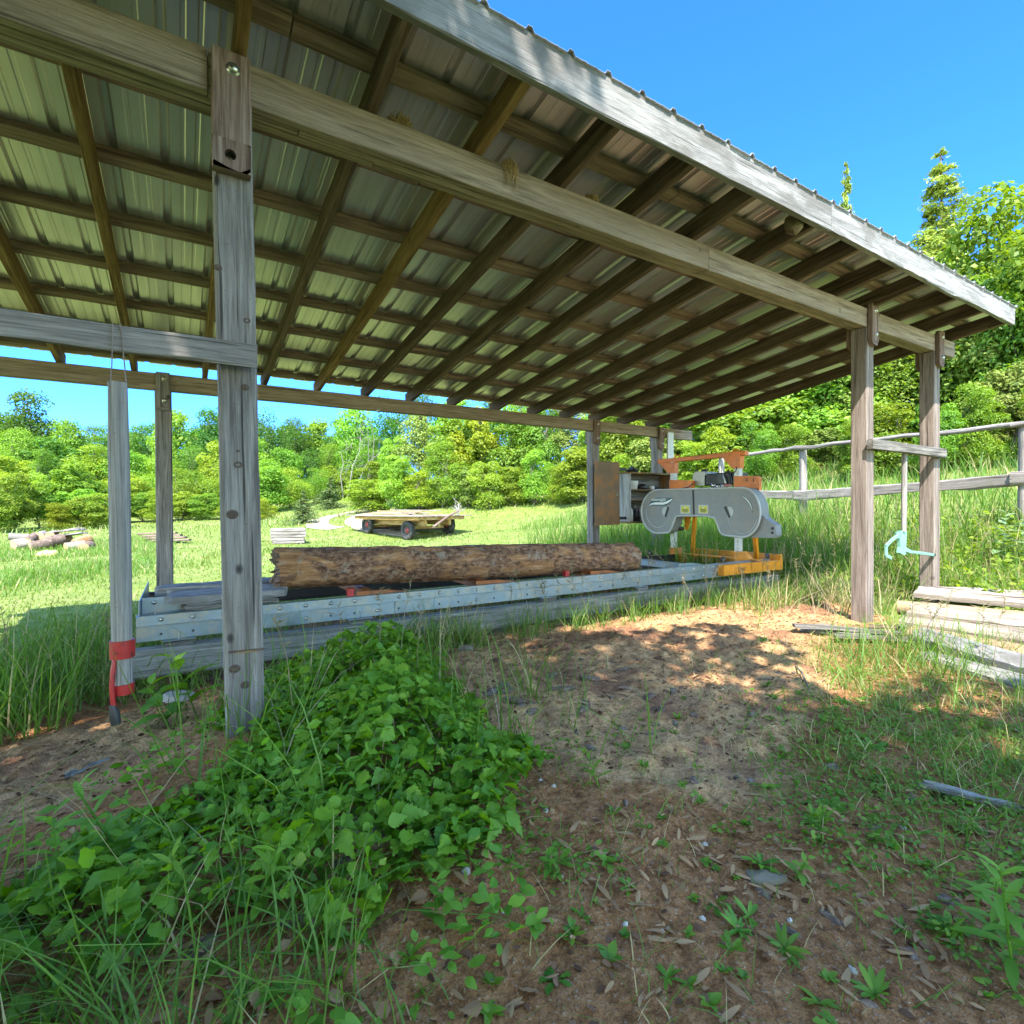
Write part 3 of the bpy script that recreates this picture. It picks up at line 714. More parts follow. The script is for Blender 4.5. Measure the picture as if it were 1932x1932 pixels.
for k, px in enumerate((338, 680, 1035, 1210)):
    xx = atY(px, 1190, YR-.02)[0]
    m = MB(); m.box((xx-.075, YR-.045, .2105), (xx+.075, YR+.05, .236)); m.build('shim_block', W_DARK, mill)
    m = MB(); m.box((xx-.09, YR-.04, .243), (xx+.09, YR+.06, .2485), .001); m.tube([(xx, YR+.0, .234), (xx, YR+.0, .30)], .009, 8)
    m.lathe([(0, .012), (.014, .012), (.014, 0)], (xx, YR+.0, .249), (0, 0, 1), 6, False); m.build('levelling_bolt', M_GALV, mill)
for px in (700, 918, 1128, 1290):
    xx = atY(px, 1110, YR+.05)[0]; m = MB()
    m.board((xx, YR+.05, .40), (xx, YR2-.05, .40), (0, 0, 1), .07, .07, .004, 1, 0)
    m.prism([(xx-.12, YR+.02, .415), (xx+.30, YR+.02, .415), (xx+.10, YR+.02, .446), (xx-.12, YR+.02, .446)], (0, 1, 0), .012)
    m.board((xx, YR+.05, .439), (xx, YR2-.05, .439), (0, 0, 1), .05, .006, .001, 1, 0)
    m.build('bunk', M_RUSTB if px < 1200 else M_GALV, mill)
for px in (660, 1068):
    xx = atY(px, 1118, YR+.05)[0]; m = MB(); m.box((xx-.02, YR+.03, .415), (xx+.03, YR+.08, .47)); m.build('log_dog', M_RED, mill)
m = MB(); p = atY(992, 1100, YR+.03); m.tube([p+np.array([-.05, 0, .0]), p, p+np.array([.06, 0, .012])], [.010, .013, .008], 8); m.build('clamp_handle', simple('blue_paint', (.03, .12, .5), .4), mill)

# saw head.  hc(a, b, X): crop coordinates of the head, on the plane X
def hc(a, b, Xp): return atX(1201+a*.14037, 845.9+b*.14037, Xp)
XC = 5.86
left = [(300+228*math.cos(t)*1.0-3, 851-291*math.sin(t)) for t in np.linspace(math.pi/2, 3*math.pi/2-.08, 26)]
outl = left+[(420, 1134), (450, 1115), (470, 1080), (505, 985), (522, 935), (545, 912), (600, 906), (960, 908), (990, 925), (1040, 930), (1060, 945), (1090, 1030), (1130, 1130), (1155, 1158), (1220, 1172), (1400, 1194)]
outl += [(1425+240*math.cos(t), 862-333*math.sin(t)) for t in np.linspace(-math.pi/2+.12, math.pi/2-.05, 28)]
outl += [(760, 545), (560, 552)]
P = [hc(a, b_, XC) for a, b_ in outl]
cen = np.mean(P, 0)
m = MB(); m.prism(P, (1, 0, 0), .17); cover = m.build('blade_cover', M_COVER, mill)
# raised rim that runs round the face
m = MB(); rimp = [p+np.array([-.004, 0, 0]) for p in P]+[P[0]+np.array([-.004, 0, 0])]; m.tube(rimp, .013, 8, False); m.build('cover_rim', M_COVER_EDGE, cover)
m = MB()
for (cx, cy, r0, r1) in ((290, 851, 160, 212), (1425, 862, 205, 285)):
    pts = [hc(cx+r0*math.cos(t), cy-r1*math.sin(t), XC-.0015) for t in np.linspace(math.pi*.95, 1.9*math.pi, 34)]
    m.tube(pts, .004, 6, False)
m.build('moulded_ring', M_COVER_EDGE, cover)
m = MB(); a0 = hc(760, 562, XC-.003); a1 = hc(770, 890, XC-.003); m.board(a0, a1, (1, 0, 0), .022, .01, .001, 1, 0); m.build('split_line', M_GROOVE, cover)
# chute on the near side
chp = [(1660, 930), (1700, 900), (1730, 940), (1790, 985), (1860, 1030), (1872, 1130), (1868, 1175), (1840, 1205), (1600, 1200), (1420, 1192), (1560, 1130), (1640, 1020)]
m = MB(); m.prism([hc(a, b_, XC+.03) for a, b_ in chp], (1, 0, 0), .12); ch = m.build('sawdust_chute', M_COVER, mill)
for q in ((1826, 1075), (1826, 1135)):
    m = MB(); m.lathe([(0, .003), (.017, .003), (.017, -.004)], hc(*q, XC+.03), (-1, 0, 0), 10); m.build('chute_hole', M_GROOVE, ch)
m = MB(); p = hc(1672, 725, XC+.1); m.box(p-.02, p+.02); m.build('cover_latch', M_BLACK, cover)
# inspection windows
def plate(pts, mat, name, par, d=.004, th=.004):
    m = MB(); m.prism([hc(a, b_, XC-d) for a, b_ in pts], (1, 0, 0), th); return m.build(name, mat, par)
wn = plate([(385, 785), (412, 790), (376, 922), (352, 890), (340, 850), (348, 810)], M_COVER_EDGE, 'viewing_window', cover)
plate([(412, 785), (434, 792), (434, 810), (398, 920), (378, 922), (374, 910)], M_GROOVE, 'slot', wn, .007)
wn = plate([(1225, 782), (1270, 790), (1302, 835), (1296, 885), (1268, 922), (1262, 930)], M_COVER_EDGE, 'viewing_window', cover)
plate([(1178, 782), (1202, 780), (1260, 915), (1252, 932), (1236, 930), (1176, 800)], M_GROOVE, 'slot', wn, .007)
# decals
dc = plate([(150, 785), (180, 735), (225, 685), (260, 667), (300, 664), (492, 664), (470, 705), (430, 750), (390, 768), (330, 771), (230, 768), (180, 775)], M_TEAL, 'brand_decal', cover, .006, .003)
plate([(155, 775), (200, 737), (260, 725), (340, 728), (400, 716), (488, 672), (460, 706), (410, 742), (360, 756), (290, 757), (215, 756)], M_DWHITE, 'swoosh', dc, .008, .002)
def lettering(txt, a, b_, size, mat, par, xoff, off=0.):
    cu = bpy.data.curves.new('lettering', 'FONT'); cu.body = txt; cu.size = size; cu.extrude = .0006; cu.align_x = 'CENTER'; cu.offset = off
    tmp = bpy.data.objects.new('tmp_text', cu); COL.objects.link(tmp); dg = bpy.context.evaluated_depsgraph_get()
    me = bpy.data.meshes.new_from_object(tmp.evaluated_get(dg)); bpy.data.objects.remove(tmp); me.materials.clear(); me.materials.append(mat)
    o = bpy.data.objects.new('lettering', me); COL.objects.link(o); o.parent = par
    q = hc(a, b_, XC-xoff)-np.array(mill.location); o.location = q; o.rotation_euler = (rad(90), 0, rad(-90)); return o
lettering('NORWOOD', 296, 706, .047, M_DWHITE, dc, .0075, .0008)
lettering('SAWMILLS', 332, 715, .014, M_DWHITE, dc, .0075)
for t0, t1, rw, mt, nm in ((1.27, .02, 26, M_TEAL, 'arc_decal'), (1.2, .15, 12, M_DWHITE, 'arc_highlight')):
    pts_o = []; pts_i = []
    for k, t in enumerate(np.linspace(t0, t1, 20)):
        s_ = math.sin(math.pi*k/19)
        ex, ey = 1330+222*math.cos(t)*1.02, 885-262*math.sin(t)
        nx_, ny_ = math.cos(t), -math.sin(t)
        pts_o.append((ex+nx_*rw*s_*.6, ey+ny_*rw*s_*.6)); pts_i.append((ex-nx_*rw*s_*.6-.5, ey-ny_*rw*s_*.6))
    plate(pts_o+pts_i[::-1], mt, nm, cover, .006 if mt is M_TEAL else .008, .002)
for x0 in (588, 830):
    pl = plate([(x0, 758), (x0+134, 760), (x0+134, 884), (x0, 878)], M_COVER_EDGE, 'warning_label', cover, .004, .003)
    plate([(x0+12, 776), (x0+118, 778), (x0+118, 868), (x0+12, 864)], M_YELLOW, 'yellow_panel', pl, .006, .002)
    plate([(x0+24, 812), (x0+106, 813), (x0+104, 850), (x0+86, 861), (x0+42, 859), (x0+26, 846)], M_OLIVE, 'printed_text', pl, .008, .002)
    plate([(x0+58, 790), (x0+70, 790), (x0+72, 804), (x0+56, 804)], M_DWHITE, 'symbol', pl, .008, .002)
# masts, crosshead, top beam
XM = 6.08
def mast(a_c, b_top, b_bot):
    p = hc(a_c, b_top, XM); q = hc(a_c, b_bot, XM); m = MB()
    m.board((XM, p[1], q[2]), (XM, p[1], p[2]), (1, 0, 0), .074, .074, .006, 1, 0); return m.build('mast', M_WHITE, mill), p[1]
m1, yn = mast(1368, 60, 1560); m2, yf = mast(500, 150, 1500)
ztop = hc(1330, 45, XM)[2]; zt2 = hc(1330, 108, XM)[2]
m = MB(); yA = hc(305, 160, XM)[1]; m.board((XM, yA, (ztop+zt2)/2), (XM, yn-.12, (ztop+zt2)/2), (0, 0, 1), .075, ztop-zt2, .006, 1, 0)
for y, s_ in ((yn, 1), (yf, -1)):
    zz = zt2-.19
    m.prism([(XM-.043, y-.06, ztop+.002), (XM-.043, y+s_*.20, ztop+.002 if s_ > 0 else zt2), (XM-.043, y+s_*.20, zt2-.01), (XM-.043, y+s_*.06, zz+.03), (XM-.043, y-s_*.05, zz+.03)] if s_ > 0 else
            [(XM-.043, y-.05, zt2-.001), (XM-.043, y+.24, zt2-.001), (XM-.043, y+.06, zz+.03), (XM-.043, y-.05, zz+.03)], (1, 0, 0), .086)
tb = m.build('top_beam', M_ORANGE, mill)
for (a, b_) in ((548, 96), (1335, 26)):
    m = MB(); c = hc(a, b_, XM); c[2] = ztop; m.tube([c+np.array([0, .05*math.cos(t), .032*math.sin(t)]) for t in np.linspace(0, math.pi, 9)], .009, 8); m.build('lifting_eye', M_ORANGE, tb)
XO = 6.0
def oplate(pts, xp, th, nm, mat, par=mill):
    m = MB(); m.prism([hc(a, b_, xp) for a, b_ in pts], (1, 0, 0), th); return m.build(nm, mat, par)
oplate([(440, 425), (745, 432), (745, 560), (440, 560)], XO+.04, .06, 'crosshead', M_ORANGE)
oc = oplate([(1308, 372), (1625, 372), (1648, 400), (1648, 560), (1308, 560)], XO+.04, .05, 'crosshead', M_ORANGE)
for a in (1482, 1572):
    for b_ in (408, 436):
        m = MB(); m.lathe([(0, .002), (.011, .002), (.011, -.004)], hc(a, b_, XO+.04), (-1, 0, 0), 10); m.build('bolt_hole', M_GROOVE, oc)
# engine
eng = []
XG = 6.14
def ebox(a0, b0, a1, b1, x0, x1, mat, nm, par=mill, chm=.015):
    p = hc(a0, b1, XG); q = hc(a1, b0, XG); m = MB(); m.box((x0, q[1], p[2]), (x1, p[1], q[2]), chm); return m.build(nm, mat, par)
en = ebox(930, 318, 1310, 500, XG-.02, XG+.30, M_BLACK, 'engine')
tk = MB(); A = [(750, 420), (765, 340), (800, 312), (905, 310), (935, 330), (935, 470), (900, 500), (780, 500), (758, 470)]
tk.prism([hc(a, b_, XG-.02) for a, b_ in A], (1, 0, 0), .26); tk.build('fuel_tank', M_TANK, en)
m = MB(); c = hc(912, 308, XG+.06); m.lathe([(0, .03), (.04, .03), (.045, .022), (.045, 0), (.03, -.01)], c, (0, 0, 1), 16); m.build('filler_cap', M_BLACK, en)
m = MB()
for k in range(7):
    p = hc(955, 345+k*17, XG-.024); q = hc(1080, 345+k*17, XG-.024); m.board(p, q, (0, 0, 1), .008, .007, .001, 1, 0)
m.build('cooling_grille', M_GROOVE, en)
m = MB()
for (a, b_, r_) in ((1040, 500, .035), (1170, 505, .03), (1100, 512, .028)):
    m = MB(); m.lathe([(0, .03), (r_, .03), (r_, -.02)], hc(a, b_, XG-.04), (-1, 0, 0), 14); m.build('carburettor_fitting', M_CHROME, en)
m = MB(); m.tube([hc(1165, 345, XG-.03), hc(1180, 400, XG-.05), hc(1200, 470, XG-.04)], .012, 8)
m.build('engine_fitting', M_CHROME, en)
m = MB(); m.tube([hc(1240, 310, XG-.03), hc(1250, 380, XG-.05), hc(1265, 460, XG-.04)], .02, 10); m.box(hc(1235, 380, XG-.03), hc(1290, 470, XG-.06)); m.build('air_hose', M_BLACK, en)
ebox(1235, 480, 1292, 515, XG-.08, XG-.02, M_GUARD, 'switch', en, .004)
for pts_ in ([(438, 400), (428, 470), (436, 550)], [(760, 470), (700, 520), (600, 545)], [(1300, 340), (1335, 300), (1345, 250)]):
    m = MB(); m.tube([hc(a, b_, XG-.16) for a, b_ in pts_], .007, 6); m.build('cable', M_BLACK, mill)
# braces and gussets
oplate([(445, 1335), (552, 1335), (575, 1400), (650, 1490), (650, 1530), (445, 1530)], XM-.045, .09, 'mast_foot', M_ORANGE)
oplate([(1312, 1388), (1425, 1388), (1572, 1560), (1572, 1600), (1312, 1600)], XM-.045, .09, 'mast_foot', M_ORANGE_LT)
def brace(a, b_, xa, xb, mat):
    m = MB(); m.board(hc(*a, xa), hc(*b_, xb), (1, 0, 0), .05, .045, .004, 1, 0); m.build('brace', mat, mill)
brace((750, 1510), (785, 860), 6.35, 6.12, M_ORANGE_LT); brace((1625, 1560), (1590, 1150), 6.42, 6.12, M_ORANGE_LT)
oplate([(640, 900), (720, 900), (680, 1090), (650, 1100)], 6.1, .03, 'guide_arm', M_ORANGE_LT)
oplate([(540, 915), (600, 910), (520, 1010), (480, 1110), (470, 1110), (500, 1010)], XC+.17, .03, 'inner_guard', M_TANK)
for (a, b_) in ((520, 1050), (560, 1075), (600, 1080), (570, 1010)):
    m = MB(); m.lathe([(0, .05), (.03, .05), (.03, -.03)], hc(a, b_, 6.06), (-1, 0, 0), 12); m.build('blade_guide', M_STEEL, mill)
# blade wheels' drive housing behind the cover so the head has depth
m = MB(); c = hc(1425, 862, XC+.2); m.lathe([(0, -.02), (.22, -.02), (.24, .0), (.24, .05), (0, .05)], c, (1, 0, 0), 28); m.build('wheel_housing', M_ORANGE, mill); m = MB(); c = hc(295, 851, XC+.2); m.lathe([(0, -.02), (.22, -.02), (.24, 0), (.24, .05), (0, .05)], c, (1, 0, 0), 28); m.build('wheel_housing', M_ORANGE, mill)
# carriage on the rails
xa = atY(1352, 1075, YR)[0]
m = MB(); m.box((xa, YR-.10, .275), (6.50, YR-.02, .40), .005); m.box((xa, YR2+.02, .275), (6.50, YR2+.10, .40), .005); m.box((6.505, YR-.10, .275), (6.56, YR2+.10, .47), .005); m.box((6.03, YR-.10, .4165), (6.13, YR2+.10, .43), .003)
cg = m.build('carriage', M_ORANGE_LT, mill)
m = MB()
for xx in (xa+.12, 6.38):
    for y in (YR, YR2):
        m = MB(); m.lathe([(0, .015), (.035, .015), (.04, .0), (.035, -.015), (0, -.015)], (xx, y, .45), (0, 1, 0), 16); m.build('carriage_wheel', M_STEEL, cg)

# log on the bed
def log_mesh(p0, p1, r0, r1, name, mat, nseg=70, nr=44, amp=.012, ragged=0., plates=0.):
    p0 = np.array(p0, float); p1 = np.array(p1, float); L = np.linalg.norm(p1-p0); d = (p1-p0)/L
    x = nrm(np.cross(d, (0, 0, 1))); y = np.cross(d, x); V = []; G = []
    o1, o2 = RNG.random(2)*40
    for i in range(nseg+1):
        t = i/nseg
        for k in range(nr):
            a = 2*math.pi*k/nr; r = r0+(r1-r0)*t
            r *= 1+amp*3*(float(fbm(np.array([t*L*1.1+o1]), np.array([math.cos(a)*1.2+o2+math.sin(a)*.9]), 3)[0])-.5)*2
            r += amp*.7*(float(fbm(np.array([t*L*6+o2]), np.array([math.cos(a)*4+math.sin(a)*3+o1]), 3)[0])-.5)
            if plates: r += plates*(float(sst(.47, .53, fbm(np.array([t*L*3.2+o1*2]), np.array([math.cos(a)*2.1+math.sin(a)*1.7+o2*2]), 4)[0]))-.5)
            rg = 0
            if i == 0 and ragged: rg = -ragged*random.random()
            V.append(p0+d*(t*L+rg)+(x*math.cos(a)+y*math.sin(a))*r); G.append((t*L+o1, r*math.cos(a)*1.0+o2, r*math.sin(a)))
    Fs = []
    for i in range(nseg):
        for k in range(nr):
            q = (k+1) % nr; Fs.append((i*nr+k, i*nr+q, (i+1)*nr+q, (i+1)*nr+k))
    m = MB(); m.add(V, Fs, G, True)
    class Ends:
        def build(s, nm, mt, par):
            for ring_, c_, fl in ((V[:nr], p0, 1), (V[-nr:], p1, 0)):
                e = MB(); Ve = ring_+[c_]; e.add(Ve, [((k, nr, (k+1) % nr) if fl else (k, (k+1) % nr, nr)) for k in range(nr)], [(0, v[1]*2, v[2]*2) for v in Ve]); e.build(nm, mt, par)
    return m, Ends()
la = atX(527, 1073, .66); la = at(527, 1073, 4.02); lb = at(1190, 1051, 6.02)
m, e = log_mesh(la, lb, .150, .158, 'log', M_BARK, nseg=230, nr=76, amp=.019, ragged=.06, plates=.011)
lg = m.build('log', M_BARK); tag(lg, 'long brown log with peeling bark lying on the sawmill bed', 'log'); e.build('cut_end', M_LOGEND if 0 else M_BARKP, lg)
# two slabs across the left end of the bed
def slab(p0, p1, wd, th, name, label, mat, group=None, up=(0, 0, 1), edge=True, cat='slab', ragg=.03):
    p0 = np.array(p0, float); p1 = np.array(p1, float); L = np.linalg.norm(p1-p0); d = (p1-p0)/L; up = np.array(up, float); up = nrm(up-d*(up@d)); sd = np.cross(d, up)
    n = max(8, int(L/.06)); V = []; G = []; o1 = random.random()*20; nw = 9
    for i in range(n+1):
        t = i/n
        for k in range(nw):
            u = k/(nw-1)*2-1
            e = ragg*(random.random()-.3)*(1 if i in (0, n) else 0)*(-1 if i == 0 else 1)
            wv = wd/2*(1+.20*(float(vnoise(np.array([t*L*2+o1]), np.array([3.+(u > 0)]))[0])-.5)*2)
            zt_ = th*(1-u*u*.55*(1 if edge else 0))+.004*random.uniform(-1, 1)+.022*(float(vnoise(np.array([t*L*1.3+o1]), np.array([u*2+9]))[0])-.5)
            V.append(p0+d*(t*L+e)+sd*(u*wv)+up*zt_); G.append((t*L+o1, u*wv+o1, zt_))
    for i in range(n+1):
        for k in range(nw):
            u = k/(nw-1)*2-1; q = V[i*nw+k]; V.append(q-up*(th*(1-u*u*.55*(1 if edge else 0))*.9+.006)); g_ = G[i*nw+k]; G.append((g_[0], g_[1], g_[2]-th))
    N = (n+1)*nw; Fs = []
    for i in range(n):
        for k in range(nw-1):
            q = (i*nw+k, (i+1)*nw+k, (i+1)*nw+k+1, i*nw+k+1); Fs.append(q); Fs.append(tuple(N+v for v in q[::-1]))
        for k in (0, nw-1):
            q = (i*nw+k, (i+1)*nw+k, N+(i+1)*nw+k, N+i*nw+k); Fs.append(q)
    for k in range(nw-1):
        Fs.append((k, k+1, N+k+1, N+k)); b_ = n*nw; Fs.append((b_+k, b_+k+1, N+b_+k+1, N+b_+k))
    m = MB(); m.add(V, Fs, G); o = m.build(name, mat); tag(o, label, cat, group); return o
zb_ = .452
slab((-.07, 4.30, zb_+.005), (.62, 4.32, zb_+.01), .36, .045, 'wood_slab', 'pale weathered slab with a split end on the left end of the sawmill bed, the nearer one', W_FASC, 'slabs on the mill bed', edge=False, ragg=.08)
slab((-.13, 4.66, zb_+.01), (.6, 4.66, zb_+.012), .30, .06, 'wood_slab', 'grey split slab behind the nearer one on the left end of the sawmill bed', W_FASC, 'slabs on the mill bed', edge=False, ragg=.08)
slab((0.02, 4.14, .416), (.55, 4.15, .416), .1, .034, 'bark_slab', 'dark bark-edged offcut wedged under the pale slab on the mill bed', W_DARK, 'slabs on the mill bed', ragg=.05)

# ------------------------------------------------------------------ tool cabinet on the back posts
cab = thing('tool_cabinet', 'open wooden tool cabinet with its rusty brown door swung aside, fixed between the back posts', 'cabinet', (6.2, 6.1, .87))
CY0, CY1, CX0, CX1, CZ0, CZ1 = 5.90, 6.16, atY(1189, 940, 5.90)[0], 6.72, .87, 1.60
m = MB(); m.box((CX0, CY0, CZ0), (CX0+.02, CY1, CZ1), .002); m.build('side_panel', W_CABW, cab)
m = MB(); m.box((CX1-.02, CY0, CZ0), (CX1, CY1, CZ1), .002); m.build('side_panel', W_CAB, cab)
m = MB(); m.box((CX0-.015, CY0-.02, CZ1+.001), (CX1+.015, CY1, CZ1+.025), .002); m.build('top', W_CAB, cab)
m = MB(); m.box((CX0-.015, CY0-.01, CZ0-.03), (CX1+.015, CY1, CZ0-.001), .002); m.build('bottom', W_CAB, cab)
m = MB(); m.box((CX0+.021, CY1-.012, CZ0), (CX1-.021, CY1-.001, CZ1), .001); m.build('back_panel', W_DARK, cab)
sz = [atY(1230, 775+635*.2339, CY0)[2], atY(1230, 775+715*.2339, CY0)[2]]
for z in sz:
    m = MB(); m.box((CX0+.021, CY0+.005, z-.016), (CX1-.021, CY1-.013, z), .002); m.build('shelf', W_CAB, cab)
d0 = atY(1121.5, 870, 5.99); d1 = atY(1168, 990, 5.99)
m = MB(); m.box((d0[0], 5.975, d1[2]), (d1[0], 5.995, d0[2]), .003); dr = m.build('door', M_RUSTDOOR, cab); dr['label'] = 'rusty brown open door'
m = MB(); k_ = atY(1163, 934, 5.97); m.lathe([(0, .025), (.012, .022), (.016, .012), (.008, 0)], k_, (0, -1, 0), 12); m.build('knob', M_BOLT, dr)
for z in (d1[2]+.1, d0[2]-.1):
    m = MB(); m.tube([(d1[0]+.01, 5.985, z-.03), (d1[0]+.01, 5.985, z+.03)], .008, 8); m.box((d1[0], 5.98, z-.02), (CX0, 5.99, z+.02), .001); m.build('hinge', M_STEEL, cab)
s0 = sz[0]+.0005; s1 = sz[1]+.0005
m = MB(); m.lathe([(0, 0), (.085, 0), (.1, .12), (.105, .13), (.098, .13), (.08, .01), (0, .01)], (CX0+.15, CY0+.12, s0), (0, 0, 1), 20); tag(m.build('plastic_tub', M_TUBW), 'white plastic tub on the top shelf of the open cabinet', 'tub')
m = MB(); m.lathe([(0, 0), (.07, 0), (.085, .03), (.07, .07), (.03, .09), (0, .092)], (CX0+.38, CY0+.12, s0), (0, 0, 1), 16); tag(m.build('dark_tin', M_BLACK), 'dark rounded tin on the top shelf beside the white tub', 'tin')
m = MB(); m.lathe([(0, 0), (.05, 0), (.05, .05), (.04, .06), (0, .06)], (CX0+.58, CY0+.12, s0), (0, 0, 1), 16); tag(m.build('small_jar', M_TUBW), 'small pale jar at the right of the cabinet top shelf', 'jar')
def bottle(x, r, h, mat, capm, label):
    t = thing('bottle', label, 'bottle', (x, CY0+.1, CZ0+.0005), 'bottles in the cabinet')
    m = MB(); m.lathe([(0, 0), (r, 0), (r, h*.62), (r*.4, h*.8), (r*.35, h*.92), (0, h*.92)], (x, CY0+.1, CZ0+.0005), (0, 0, 1), 16); m.build('bottle_body', mat, t)
    m = MB(); m.lathe([(r*.42, h*.86), (r*.42, h), (0, h)], (x, CY0+.1, CZ0+.0005), (0, 0, 1), 12); m.build('cap', capm, t)
bottle(CX0+.09, .05, .26, M_TUBW, M_BLACK, 'white bottle with a black cap on the cabinet floor')
bottle(CX0+.2, .035, .24, M_BLACK, M_TUBW, 'black bottle with a pale cap on the cabinet floor')
bottle(CX0+.28, .035, .2, M_STEEL, M_RED, 'dark bottle with a red cap on the cabinet floor')
m = MB()
for k in range(26):
    d = nrm(RNG.normal(size=3)); d[2] = abs(d[2])
    c = np.array([CX0+.14, CY0+.1, CZ1+.03]); m.tube([c+d*np.array([.11, .08, .03]), c+d*np.array([.05, .05, .09]), c+nrm(RNG.normal(size=3))*np.array([.12, .08, .01])+np.array([0, 0, .03])], .012, 6)
tag(m.build('rag_bundle', M_STEEL), 'crumpled dark rag bundle on top of the tool cabinet', 'rag')
m = MB(); q0 = atY(1256, 816, YB-.005); q1 = atY(1267, 905, YB-.005); m.box((q0[0], YB-.055, 1.0), (q1[0], YB-.05+.03, q0[2]), .003)
tag(m.build('white_upright', M_WHITE), 'pale painted upright board on the last back post beside the cabinet', 'board')

# ------------------------------------------------------------------ slabs and boards on the ground
SG = 'slab offcuts piled by the right posts'
def gslab(l, r, z, wd, th, name, label, mat, edge=True, zr=None):
    p0 = atZ(*l, z); p1 = atZ(*r, z if zr is None else zr); return slab(p0, p1, wd, th, name, label, mat, SG, edge=edge)
gslab((1738, 1124), (1990, 1150), .22, .40, .09, 'wood_slab', 'widest pale cracked slab at the back of the pile beside the right post', W_SLAB)
gslab((1745, 1120), (1990, 1136), .13, .34, .09, 'wood_slab', 'pale slab under the widest one at the far side of the pile', W_SLAB)
gslab((1722, 1161), (1990, 1192), .17, .30, .09, 'wood_slab', 'pale furrowed slab in the middle of the pile below the round pole', W_SLAB)
gslab((1712, 1178), (1990, 1222), .10, .26, .085, 'wood_slab', 'grey-brown cracked slab with a dark gap beneath it, left end lowest', W_SLAB)
gslab((1722, 1198), (1990, 1248), .06, .26, .075, 'wood_slab', 'orange fresh-cut slab just behind the grey round-backed one', W_ORNG)
gslab((1740, 1212), (1990, 1286), .05, .19, .11, 'wood_slab', 'silver-grey round-backed slab with knots at the front of the pile', W_FASC)
gslab((1752, 1245), (1990, 1312), .01, .18, .06, 'wood_slab', 'dark weathered slab lying in the grass in front of the pile', W_TIMB)
m = MB(); a = atZ(1693, 1146, .19); b_ = atZ(1990, 1172, .19); m.tube([a, (a*3+b_)/4, (a+b_)/2, b_], [.062, .064, .06, .055], 18); tag(m.build('round_pole', W_ORNG), 'peeled round pole with its end sticking out of the slab pile', 'pole', SG)
m = MB(); a = atZ(1497, 1180, .09); b_ = atZ(1725, 1196, .07); m.board(a, b_, (0, 0, 1), .09, .025, .004, jit=.004); tag(m.build('thin_plank', W_DARK), 'thin dark plank lying in front of the right-hand post', 'plank')
m = MB(); a = atZ(1545, 1188, .02); b_ = atZ(1720, 1212, .02); m.board(a, b_, (0, 0, 1), .14, .06, .01, jit=.01); tag(m.build('bark_offcut', M_BARKP), 'bark-covered offcut under the thin dark plank', 'offcut')
for k, (a_, b2_, z_, lab_) in enumerate((((1512, 1187), (1640, 1199), .035, 'short grey scrap board under the thin dark plank'), ((1575, 1200), (1735, 1206), .05, 'dark scrap board reaching from the plank to the slab pile'), ((1640, 1181), (1728, 1186), .03, 'brown scrap board lying against the foot of the right-hand post'))):
    m = MB(); m.board(atZ(*a_, z_), atZ(*b2_, z_+.02), (.05*k, .1, 1), .10, .028, .005, jit=.005); tag(m.build('scrap_board', (W_TIMB, W_DARK, W_CHEEK)[k]), lab_, 'board', 'scrap boards at the right post')
slab(atZ(1772, 1487, .012), atZ(1900, 1520, .012), .075, .014, 'rotten_board', 'rotten pale weathered board lying in the foreground grass at right', W_TIMB, None, cat='board', ragg=.14)
slab(atZ(130, 1465, -.02), atZ(205, 1432, -.03), .075, .012, 'grey_chip', 'flat grey bark slab on the sawdust left of the near post', W_TIMB, None, cat='bark', ragg=.03)

# ------------------------------------------------------------------ fence
fence = thing('rail_fence', 'weathered post and rail fence on the bank beyond the shed', 'fence', (9.6, 4, .8))
fp = [at(1933, 803, 7.0), at(1515, 848, 9.9), atX(1361, 864, 10.15)]
fxy = [(9.35, -.9)]+[(p[0], p[1]) for p in fp]
fzs = [2.25]+[p[2] for p in fp]
for (x_, y_), zt_ in zip(fxy, fzs):
    m = MB(); g_ = gz(x_, y_); m.tube([(x_+.02, y_, g_-.2), (x_, y_, g_+.4), (x_+.01, y_, (g_+zt_)/2), (x_, y_, zt_)], [.075, .07, .066, .062], 12); m.build('fence_post', W_FENCE, fence)
def frail(zf, r, th):
    for i in range(len(fxy)-1):
        (xa_, ya_), (xb_, yb_) = fxy[i], fxy[i+1]; m = MB(); off = -.07
        a = np.array([xa_+off, ya_-.12, zf(i)]); b_ = np.array([xb_+off, yb_+.12, zf(i+1)])
        if r < .06:
            n_ = 9; m.tube([a+(b_-a)*t/n_+RNG.normal(size=3)*np.array([.012, .0, .012]) for t in range(n_+1)], [.036+RNG.normal()*.003 for t in range(n_+1)], 10)
        else: m.board(a, b_, (0, 0, 1), .06, th, .018, jit=.010, wave=.014, bow=(0, 0, RNG.normal()*.02))
        m.build('fence_rail', W_FENCE, fence)
frail(lambda i: fzs[i]+.02, .05, .075)
lz = [1.42, at(1933, 902, 7.0)[2], at(1515, 932, 9.9)[2]-.02, atX(1361, 925, 10.15)[2]]
frail(lambda i: lz[i], .07, .16)
m = MB(); p = at(1695, 872, 13.5); g_ = gz(p[0], p[1]); m.lathe([(0, .0), (.42, .0), (.46, .05), (.42, .32), (.3, .42), (0, .44)], (p[0], p[1], p[2]-.3), (0, 0, 1), 24); tag(m.build('upturned_tub', M_TURQ), 'turquoise upturned tub in the meadow grass beyond the fence', 'tub')

